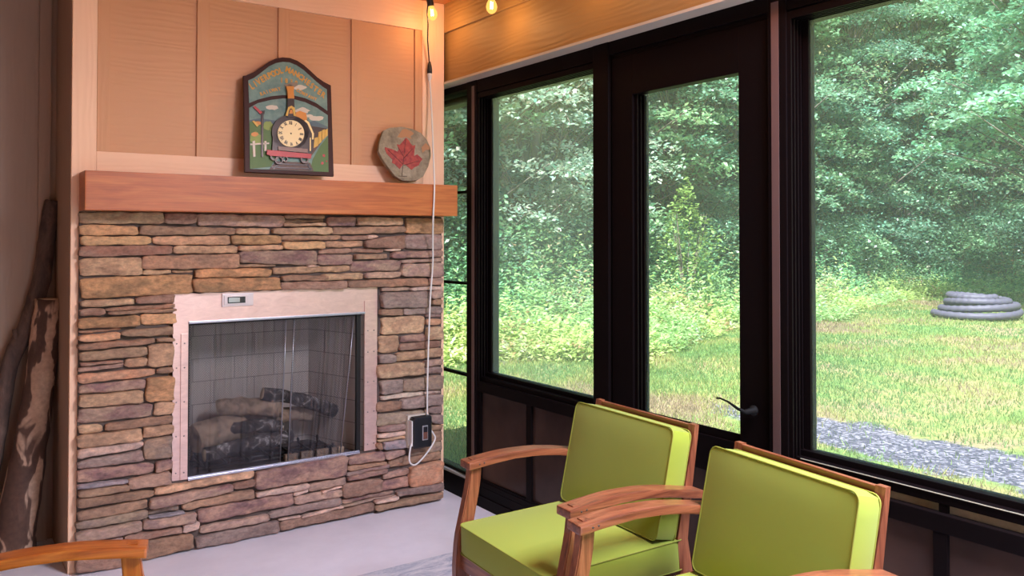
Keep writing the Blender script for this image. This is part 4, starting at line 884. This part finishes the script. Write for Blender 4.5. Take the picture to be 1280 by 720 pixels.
# terrain (polar grid)
vs = [(0, 0, ZG)]; fs = []; azs = np.linspace(-40, 150, 96); rs_ = [1.0, 2, 3, 4, 5, 6, 7, 8, 9, 10, 11, 12, 13, 14, 15, 16, 17, 18, 19, 20, 21, 22, 23, 24, 25, 26, 27, 28, 30, 33, 37, 42, 50, 60, 70]
for a in azs:
    for r_ in rs_:
        x, y = r_ * math.sin(math.radians(a)), r_ * math.cos(math.radians(a)); vs.append((x, y, gz(x, y)))
nr = len(rs_)
for i in range(len(azs) - 1):
    fs.append((0, 1 + i * nr, 1 + (i + 1) * nr))
    for j in range(nr - 1): a = 1 + i * nr + j; fs.append((a, a + 1, a + 1 + nr, a + nr))
me = bpy.data.meshes.new('ground'); me.from_pydata(vs, [], fs)
M_gr = mat('lawn_ground', (.2, .25, .06), .95)
tc = N(M_gr, 'ShaderNodeTexCoord'); ob = tc.outputs['Object']
n1 = noise(M_gr, .9, 6, ob, .65, .4); g1 = ramp(M_gr, n1.outputs[0], [(.36, (.30, .23, .13)), (.47, (.26, .27, .09)), (.58, (.16, .26, .06)), (.72, (.11, .22, .05))])
n2 = noise(M_gr, 22, 5, ob, .7); g2 = ramp(M_gr, n2.outputs[0], [(.3, (.55, .55, .55)), (.7, (1.35, 1.3, 1.25))])
mm = N(M_gr, 'ShaderNodeMix', data_type='RGBA', blend_type='MULTIPLY'); mm.inputs['Factor'].default_value = 1; L(M_gr, g1.outputs[0], mm.inputs['A']); L(M_gr, g2.outputs[0], mm.inputs['B'])
# gravel band parallel to the house
vo = N(M_gr, 'ShaderNodeTexVoronoi'); vo.inputs['Scale'].default_value = 48; L(M_gr, ob, vo.inputs['Vector'])
gv = ramp(M_gr, vo.outputs['Color'], [(.2, (.035, .035, .055)), (.55, (.085, .08, .115)), (.85, (.30, .28, .33))])
sx = N(M_gr, 'ShaderNodeSeparateXYZ'); L(M_gr, ob, sx.inputs[0]); nw = noise(M_gr, 1.6, 5, ob, .7)
wob = N(M_gr, 'ShaderNodeMath', operation='MULTIPLY_ADD'); wob.inputs[1].default_value = 1.0; L(M_gr, nw.outputs[0], wob.inputs[0]); L(M_gr, sx.outputs[0], wob.inputs[2])
ds = N(M_gr, 'ShaderNodeMath', operation='SUBTRACT'); ds.inputs[1].default_value = 6.08; L(M_gr, wob.outputs[0], ds.inputs[0]); ab = N(M_gr, 'ShaderNodeMath', operation='ABSOLUTE'); L(M_gr, ds.outputs[0], ab.inputs[0])
# fade out with y
fy = N(M_gr, 'ShaderNodeMapRange'); fy.inputs[1].default_value = 4.3; fy.inputs[2].default_value = 5.6; fy.inputs[3].default_value = .46; fy.inputs[4].default_value = -.2; L(M_gr, sx.outputs[1], fy.inputs[0])
lt = N(M_gr, 'ShaderNodeMath', operation='SUBTRACT'); L(M_gr, fy.outputs[0], lt.inputs[0]); L(M_gr, ab.outputs[0], lt.inputs[1]); sc_ = N(M_gr, 'ShaderNodeMath', operation='MULTIPLY', use_clamp=True); sc_.inputs[1].default_value = 12; L(M_gr, lt.outputs[0], sc_.inputs[0])
mg = N(M_gr, 'ShaderNodeMix', data_type='RGBA'); L(M_gr, sc_.outputs[0], mg.inputs['Factor']); L(M_gr, mm.outputs['Result'], mg.inputs['A']); L(M_gr, gv.outputs[0], mg.inputs['B'])
L(M_gr, mg.outputs['Result'], P(M_gr).inputs['Base Color']); bump(M_gr, n2.outputs[0], .6, .03)
# forest floor colour beyond the weeds
link('ground', me, M_gr, None, True, kind='structure', label='lawn with a gravel band rising to a wooded slope', cat='ground')
M_wall = None
struct('trim_6', MB().box(XW + .02, XW + .30, YR, YB + .4, -.3, -.02), mat('slab_edge', (.4, .38, .36), .8), label='concrete slab edge outside the windows', cat='slab edge')

def leafmat(name, trans=.35, rough=.42, spec=.5):
    m = bpy.data.materials.new(name); m.use_nodes = True; t = m.node_tree; t.nodes.clear()
    out = t.nodes.new('ShaderNodeOutputMaterial'); pb = t.nodes.new('ShaderNodeBsdfPrincipled'); pb.inputs['Roughness'].default_value = rough; pb.inputs['Specular IOR Level'].default_value = spec
    vc = t.nodes.new('ShaderNodeVertexColor'); vc.layer_name = 'col'; t.links.new(vc.outputs[0], pb.inputs['Base Color'])
    tl = t.nodes.new('ShaderNodeBsdfTranslucent'); hs = t.nodes.new('ShaderNodeHueSaturation'); hs.inputs['Value'].default_value = 1.5; hs.inputs['Hue'].default_value = .485; t.links.new(vc.outputs[0], hs.inputs['Color']); t.links.new(hs.outputs[0], tl.inputs[0])
    mx = t.nodes.new('ShaderNodeMixShader'); mx.inputs[0].default_value = trans; t.links.new(pb.outputs[0], mx.inputs[1]); t.links.new(tl.outputs[0], mx.inputs[2]); t.links.new(mx.outputs[0], out.inputs[0]); return m
M_leaf = leafmat('tree_leaf', .3, .3, 1.0); M_weed = leafmat('weed_leaf', .4, .5, .4); M_grass = leafmat('grass_blade', .4, .6, .3)
M_tb = mat('tree_bark', (.16, .13, .11), .9)
def leaves_mesh(name, pos, L_, W_, nrm_up=1.0, cols=None, droop=.35, r=rng, dirs=None):
    """one diamond leaf (two folded triangles as a quad) per position"""
    n = len(pos); L_ = np.broadcast_to(L_, n) * r.uniform(.7, 1.25, n); W_ = np.broadcast_to(W_, n) * r.uniform(.75, 1.2, n)
    a = r.uniform(0, 2 * np.pi, n)
    d = np.stack([np.cos(a), np.sin(a), -droop + r.normal(0, .35, n)], 1) if dirs is None else dirs
    d /= np.linalg.norm(d, axis=1)[:, None]
    up = np.stack([r.normal(0, .45, n), r.normal(0, .45, n), np.full(n, nrm_up)], 1)
    s = np.cross(d, up); s /= np.linalg.norm(s, axis=1)[:, None] + 1e-9; nn = np.cross(s, d)
    v = np.empty((n, 4, 3)); Lc = L_[:, None]; Wc = W_[:, None]
    v[:, 0] = pos - d * Lc * .5; v[:, 1] = pos + s * Wc * .5 + nn * Wc * .12; v[:, 2] = pos + d * Lc * .5; v[:, 3] = pos - s * Wc * .5 + nn * Wc * .12
    return v, np.repeat(cols, 4, axis=0) if cols is not None else None
def quads_to_mesh(name, v, cols):
    n = len(v); me = bpy.data.meshes.new(name); me.vertices.add(n * 4); me.vertices.foreach_set('co', v.reshape(-1).astype(np.float32))
    me.loops.add(n * 4); me.loops.foreach_set('vertex_index', np.arange(n * 4, dtype=np.int32)); me.polygons.add(n); me.polygons.foreach_set('loop_start', np.arange(0, n * 4, 4, dtype=np.int32)); me.polygons.foreach_set('loop_total', np.full(n, 4, dtype=np.int32))
    me.update(); at = me.color_attributes.new('col', 'FLOAT_COLOR', 'POINT'); c4 = np.ones((n * 4, 4), np.float32); c4[:, :3] = cols; at.data.foreach_set('color', c4.ravel()); me.validate(); return me
def make_tree(seed, Ht, R, ncl, npl, base_col, leafL=.11, zmin=.6, rmax=.8):
    r = np.random.default_rng(seed); pos = []; cols = []; mbk = MB()
    trunk = [Vector((0, 0, 0))]; lean_ = r.normal(0, .04, 2)
    for i in range(1, 8): trunk.append(Vector((lean_[0] * i + r.normal(0, .05), lean_[1] * i + r.normal(0, .05), Ht * .92 * i / 7)))
    mbk.tube(trunk, [.16 * (1 - .85 * i / 7) for i in range(8)], 8)
    for k in range(ncl):
        z = zmin + (Ht - zmin) * r.uniform(0, 1) ** .9; prof = math.sqrt(max(.02, 1 - ((z - Ht * .45) / (Ht * .58)) ** 2)); a = r.uniform(0, 2 * np.pi); rad = R * prof * r.uniform(.35, 1.05)
        c = np.array([rad * math.cos(a), rad * math.sin(a), z]); cr_ = r.uniform(.45, rmax)
        n = int(npl * cr_ * cr_ * 1.6); q = np.sqrt(r.uniform(0, 1, n)) * cr_; b = r.uniform(0, 2 * np.pi, n)
        # elongated spray pointing outward
        ex = q * np.cos(b) * 1.35; ey = q * np.sin(b) * .85
        px = ex * math.cos(a) - ey * math.sin(a); py = ex * math.sin(a) + ey * math.cos(a)
        pz = -.35 * (q ** 2) - .18 * ex + r.normal(0, .07, n)
        pos.append(c + np.stack([px, py, pz], 1)); j = r.uniform(.75, 1.25)
        cc = np.array(base_col) * j * (1 + r.normal(0, .12, (n, 1))) ; cc[:, 0] *= (1 + r.normal(0, .15, n)); cols.append(cc)
        ti = min(6, max(0, int(z / (Ht * .92) * 7) - 1)); t0 = trunk[ti]
        mbk.tube([t0, t0.lerp(Vector(c), .5) + Vector((0, 0, .15)), Vector(c) + Vector((0, 0, .02)), Vector(c) + Vector((math.cos(a) * cr_ * .7, math.sin(a) * cr_ * .7, -.2))], [.035, .022, .012, .005], 4, cap=False)
    pos = np.concatenate(pos); cols = np.clip(np.concatenate(cols), .005, 1)
    v, c = leaves_mesh('foliage', pos, leafL, leafL * .62, 1.0, cols, .35, r)
    mf = quads_to_mesh('foliage', v, c); mf.materials.append(M_leaf)
    bm2 = mbk.bm; mt_ = bpy.data.meshes.new('trunk'); bm2.to_mesh(mt_); bm2.free(); mt_.materials.append(M_tb)
    return mf, mt_
TE = [make_tree(11, 8.5, 2.3, 120, 330, (.20, .36, .23)), make_tree(12, 9.5, 2.6, 130, 330, (.17, .33, .23)), make_tree(13, 7.5, 2.2, 110, 340, (.23, .40, .22))]
TE.append(make_tree(15, 8.5, 2.4, 130, 330, (.38, .50, .40)))  # paler leaf colour stands in for sun sparkle and sky gaps
TB = make_tree(14, 11, 3.0, 120, 260, (.14, .27, .19), .15)
# azimuth, distance beyond the edge, prototype, scale, label
TREES = [
 (8, .4, 0, 1.0, None), (17, .6, 1, 1.0, None), (25, .5, 2, 1.05, None),
 (31, .2, 3, .95, 'leafy tree standing behind the narrow strip window'), (36.5, .0, 3, 1.0, 'sunlit tree with pale leaf sprays in the left of the wide hazy window'), (41.5, .4, 2, 1.1, 'leafy tree at the right edge of the wide hazy window'),
 (45.5, .3, 1, .95, 'dense tree seen through the left half of the door glass'), (49.5, .2, 0, 1.05, 'leafy tree seen through the right half of the door glass'),
 (53, .6, 2, 1.1, 'leafy tree at the left edge of the large right window'), (56.5, .4, 1, 1.0, 'leafy tree a quarter of the way into the large right window'), (60, .3, 0, 1.1, 'dense tree in the middle of the large right window'),
 (63.5, .4, 2, 1.15, 'leafy tree standing behind the coiled drain pipe'), (67, .6, 1, 1.1, 'leafy tree at the right edge of the large right window'), (72, .6, 0, 1.0, None), (78, .6, 2, 1.0, None)]
def put(protos, name, x, y, z, s, rz, label, cat, group, names=('foliage', 'trunk')):
    T = empty(name, (x, y, z), rz, label=label, cat=cat, group=group); T.scale = (s, s, s)
    for nm, me in zip(names, protos):
        o = bpy.data.objects.new(nm, me); COL.objects.link(o); o.parent = T
    return T
for i, (az, dr, k, s, lb) in enumerate(TREES):
    r_ = edge_r(az) + 1.3 + dr; x, y = r_ * math.sin(math.radians(az)), r_ * math.cos(math.radians(az))
    put(TE[k], 'tree', x, y, gz(x, y) - .05, s, i * 1.7, lb or 'leafy tree at the forest edge outside the framed windows', 'tree', 'trees at the forest edge')
for i, az in enumerate([12, 22, 30, 35, 40, 44.5, 48.5, 52.5, 56, 59.5, 63, 66.5, 70, 77]):
    r_ = edge_r(az) + 5.0 + (i % 3) * .8; x, y = r_ * math.sin(math.radians(az)), r_ * math.cos(math.radians(az))
    put(TB, 'background_tree', x, y, gz(x, y) - .3, 1.05 + .1 * (i % 2), i * 2.3, 'dark tree filling the gaps up the slope behind the forest edge', 'tree', 'trees up the wooded slope')
# overhanging nearer tree at the upper right
TN = make_tree(21, 8.0, 3.0, 150, 300, (.24, .46, .30), .14, 3.2, .75)
x, y = 20 * math.sin(math.radians(69.5)), 20 * math.cos(math.radians(69.5))
put(TN, 'overhanging_tree', x, y, gz(x, y), 1.0, .6, 'nearer broadleaf tree with hanging branches at the upper right of the right window', 'tree', None)
# understorey shrubs
def make_shrub(seed, Ht, R, n, col, leafL=.09):
    r = np.random.default_rng(seed); a = r.uniform(0, 2 * np.pi, n); u = r.uniform(0, 1, n) ** .5; z = r.uniform(.02, 1, n); rad = R * u * np.sqrt(np.clip(1 - (z - .35) ** 2 / .5, .05, 1)) * (1 + .25 * np.sin(3 * a + z * 5))
    pos = np.stack([rad * np.cos(a), rad * np.sin(a), z * Ht * (1 + .15 * np.sin(2 * a))], 1); cols = np.clip(np.array(col) * (1 + r.normal(0, .18, (n, 1))), .005, 1)
    v, c = leaves_mesh('f', pos, leafL, leafL * .55, 1.0, cols, .3, r); mf = quads_to_mesh('foliage', v, c); mf.materials.append(M_leaf)
    mb = MB()
    for k in range(9):
        q = r.uniform(0, 6.28); mb.tube([(0, 0, 0), (R * .3 * math.cos(q), R * .3 * math.sin(q), Ht * .45), (R * .6 * math.cos(q), R * .6 * math.sin(q), Ht * .85)], [.02, .012, .004], 5, cap=False)
    ms = bpy.data.meshes.new('stem'); mb.bm.to_mesh(ms); mb.bm.free(); ms.materials.append(M_tb); return mf, ms
SH = [make_shrub(31, 2.2, 1.5, 7000, (.10, .20, .12)), make_shrub(32, 1.7, 1.3, 6000, (.12, .24, .12))]
SHL = {29: 'dark green shrub behind the narrow strip window', 35: 'dark shrub behind the weeds in the left of the wide hazy window', 39: 'dark shrub behind the weeds in the right of the wide hazy window', 43.5: 'shrub behind the weeds in the left of the door glass', 47.5: 'shrub behind the weeds in the middle of the door glass', 50.5: 'shrub behind the weeds at the right of the door glass', 54: 'dark shrub under the trees at the left of the right window', 57: 'dark shrub under the trees left of the middle of the right window', 60: 'dark shrub under the trees in the middle of the right window', 62.8: 'dark shrub behind the left of the coiled pipe', 65.5: 'dark shrub behind the right of the coiled pipe', 69: 'dark shrub beyond the right edge of the right window'}
for i, (az, lb) in enumerate(SHL.items()):
    r_ = edge_r(az) - .2; x, y = r_ * math.sin(math.radians(az)), r_ * math.cos(math.radians(az)); put(SH[i % 2], 'shrub', x, y, gz(x, y) - .05, 1.0, i * 1.3, lb, 'shrub', 'shrubs along the forest edge', ('foliage', 'stem'))
ys = make_shrub(33, 2.2, .6, 1300, (.20, .32, .09), .10); az = 46.5; r_ = 15.2; x, y = r_ * math.sin(math.radians(az)), r_ * math.cos(math.radians(az))
put(ys, 'sapling', x, y, gz(x, y), 1.0, 0, 'yellow green sapling above the weeds in the middle of the door glass', 'sapling', None, ('foliage', 'stem'))
# weeds (uncountable)
def scatter(n, f0, f1, az0, az1, power=1.0):
    az = rng.uniform(az0, az1, n); a0 = np.array([f0(a) for a in az]); a1 = np.array([f1(a) for a in az]); r_ = a0 + (a1 - a0) * rng.uniform(0, 1, n) ** power
    return az, r_, r_ * np.sin(np.radians(az)), r_ * np.cos(np.radians(az))
az, rr_, xs, ys_ = scatter(4200, weed_r, lambda a: edge_r(a) + .8, 10, 80)
pos = []; cols = []; dirs = []; Ls = []
for i in range(len(az)):
    f = (rr_[i] - weed_r(az[i])) / max(.5, edge_r(az[i]) - weed_r(az[i])); h = (.20 + .78 * min(1, f * 1.6)) * rng.uniform(.55, 1.4)
    if az[i] > 57: h *= .65
    if f > .35 and rng.random() < .09 and az[i] < 56: h = rng.uniform(1.1, 1.75)
    m_ = 40; t = rng.uniform(.08, 1, m_); a = rng.uniform(0, 6.28, m_); d = np.stack([np.cos(a), np.sin(a), rng.normal(.15, .4, m_)], 1); sp_ = .10 + .13 * (1 - t)
    lx, ly = rng.normal(0, .1, 2)
    pos.append(np.stack([xs[i] + d[:, 0] * sp_ + lx * t, ys_[i] + d[:, 1] * sp_ + ly * t, gz(xs[i], ys_[i]) + t * h], 1)); dirs.append(d)
    bc = np.array([.42, .54, .20]) if f < .45 else np.array([.24, .44, .20]); 
    if rng.random() < .04: bc = np.array([.42, .28, .16])
    if rng.random() < .05: bc = np.array([.55, .58, .42])
    pv = math.sin(xs[i] * 1.1 + 2 * math.sin(ys_[i] * .7)) + rng.normal(0, .4)
    bc = bc * np.array([1 - .22 * (pv > .2), 1 - .04 * (pv > .2), 1 + .1 * (pv > .2)]) * rng.uniform(.7, 1.2); cols.append(np.clip(bc * (1 + rng.normal(0, .15, (m_, 1))), .01, 1)); Ls.append(np.full(m_, .085))
v, c = leaves_mesh('weeds', np.concatenate(pos), np.concatenate(Ls), .034, 1.0, np.concatenate(cols), .2, rng, np.concatenate(dirs))
link('weeds', quads_to_mesh('weeds', v, c), M_weed, None, label='sunlit bank of tall weeds between the lawn and the trees', cat='weeds', kind='stuff')
# grass blades (uncountable)
def blades(n, f0, f1, az0, az1, h0, power, dry=.25):
    az, r_, x, y = scatter(n, f0, f1, az0, az1, power)
    keep = ~((x > 5.15) & (x < 5.95) & (y < 4.6) & (rng.uniform(0, 1, n) < .93)) & (x > XW + .45); x, y, r_ = x[keep], y[keep], r_[keep]; n = len(x)
    z = np.array([gz(a, b) for a, b in zip(x, y)]); patch = .7 * np.sin(x * 1.1 + 1.3 * np.sin(y * .8)) * np.sin(y * .9 + .9 * np.sin(x * 1.3)) + .5 * np.sin(x * 2.9 + 1.7 * np.sin(y * 2.3)) * np.sin(y * 2.7 + 1.2 * np.sin(x * 3.1)) + rng.normal(0, .18, n)
    h = h0 * rng.uniform(.5, 1.4, n) * (1 + .25 * patch); a = rng.uniform(0, 6.28, n); wd = .004 + .00065 * r_
    v = np.empty((n, 4, 3)); base = np.stack([x, y, z - .005], 1); s = np.stack([np.cos(a), np.sin(a), 0 * a], 1); ln = np.stack([rng.normal(0, .4, n), rng.normal(0, .4, n), np.ones(n)], 1)
    v[:, 0] = base - s * wd[:, None] * .5; v[:, 1] = base + s * wd[:, None] * .5; v[:, 2] = base + ln * h[:, None] + s * wd[:, None] * .15; v[:, 3] = base + ln * h[:, None] * .98 - s * wd[:, None] * .15
    c = np.where((patch > .42)[:, None], np.array([[.38, .29, .20]]), np.where((patch > .12)[:, None], np.array([[.38, .38, .14]]), np.where((patch > -.35)[:, None], np.array([[.22, .32, .11]]), np.array([[.15, .28, .10]])))) * .85 * (1 + rng.normal(0, .2, (n, 1)))
    return v, np.repeat(np.clip(c, .01, 1), 4, axis=0)
v, c = blades(170000, lambda a: 3.2, lambda a: weed_r(a) + .3, 18, 76, .040, .75)
link('grass', quads_to_mesh('grass', v, c), M_grass, None, label='patchy green and straw coloured lawn grass outside the windows', cat='grass', kind='stuff')
# coiled corrugated drain pipe
PC = Vector((15.25, 7.5, 0)); PC.z = gz(15.25, 7.5)
path = []; turns = 3.35; nn_ = 300
for i in range(nn_ + 1):
    t = i / nn_; th = t * turns * 2 * math.pi + 2.2; lay = t * turns; R_ = .68 - .085 * lay + .03 * math.sin(th * .7)
    path.append(Vector((R_ * math.cos(th), R_ * math.sin(th), .06 + .10 * lay + .02 * math.sin(th * 1.3))))
M_pipe2 = mat('corrugated_pipe', (.085, .075, .11), .6)
o = MB().tube(path, [.062 + .006 * math.sin(i * 1.9) for i in range(nn_ + 1)], 12).build('drain_pipe', M_pipe2, None, label='coil of black corrugated drain pipe lying on the lawn near the trees', cat='pipe'); o.location = PC
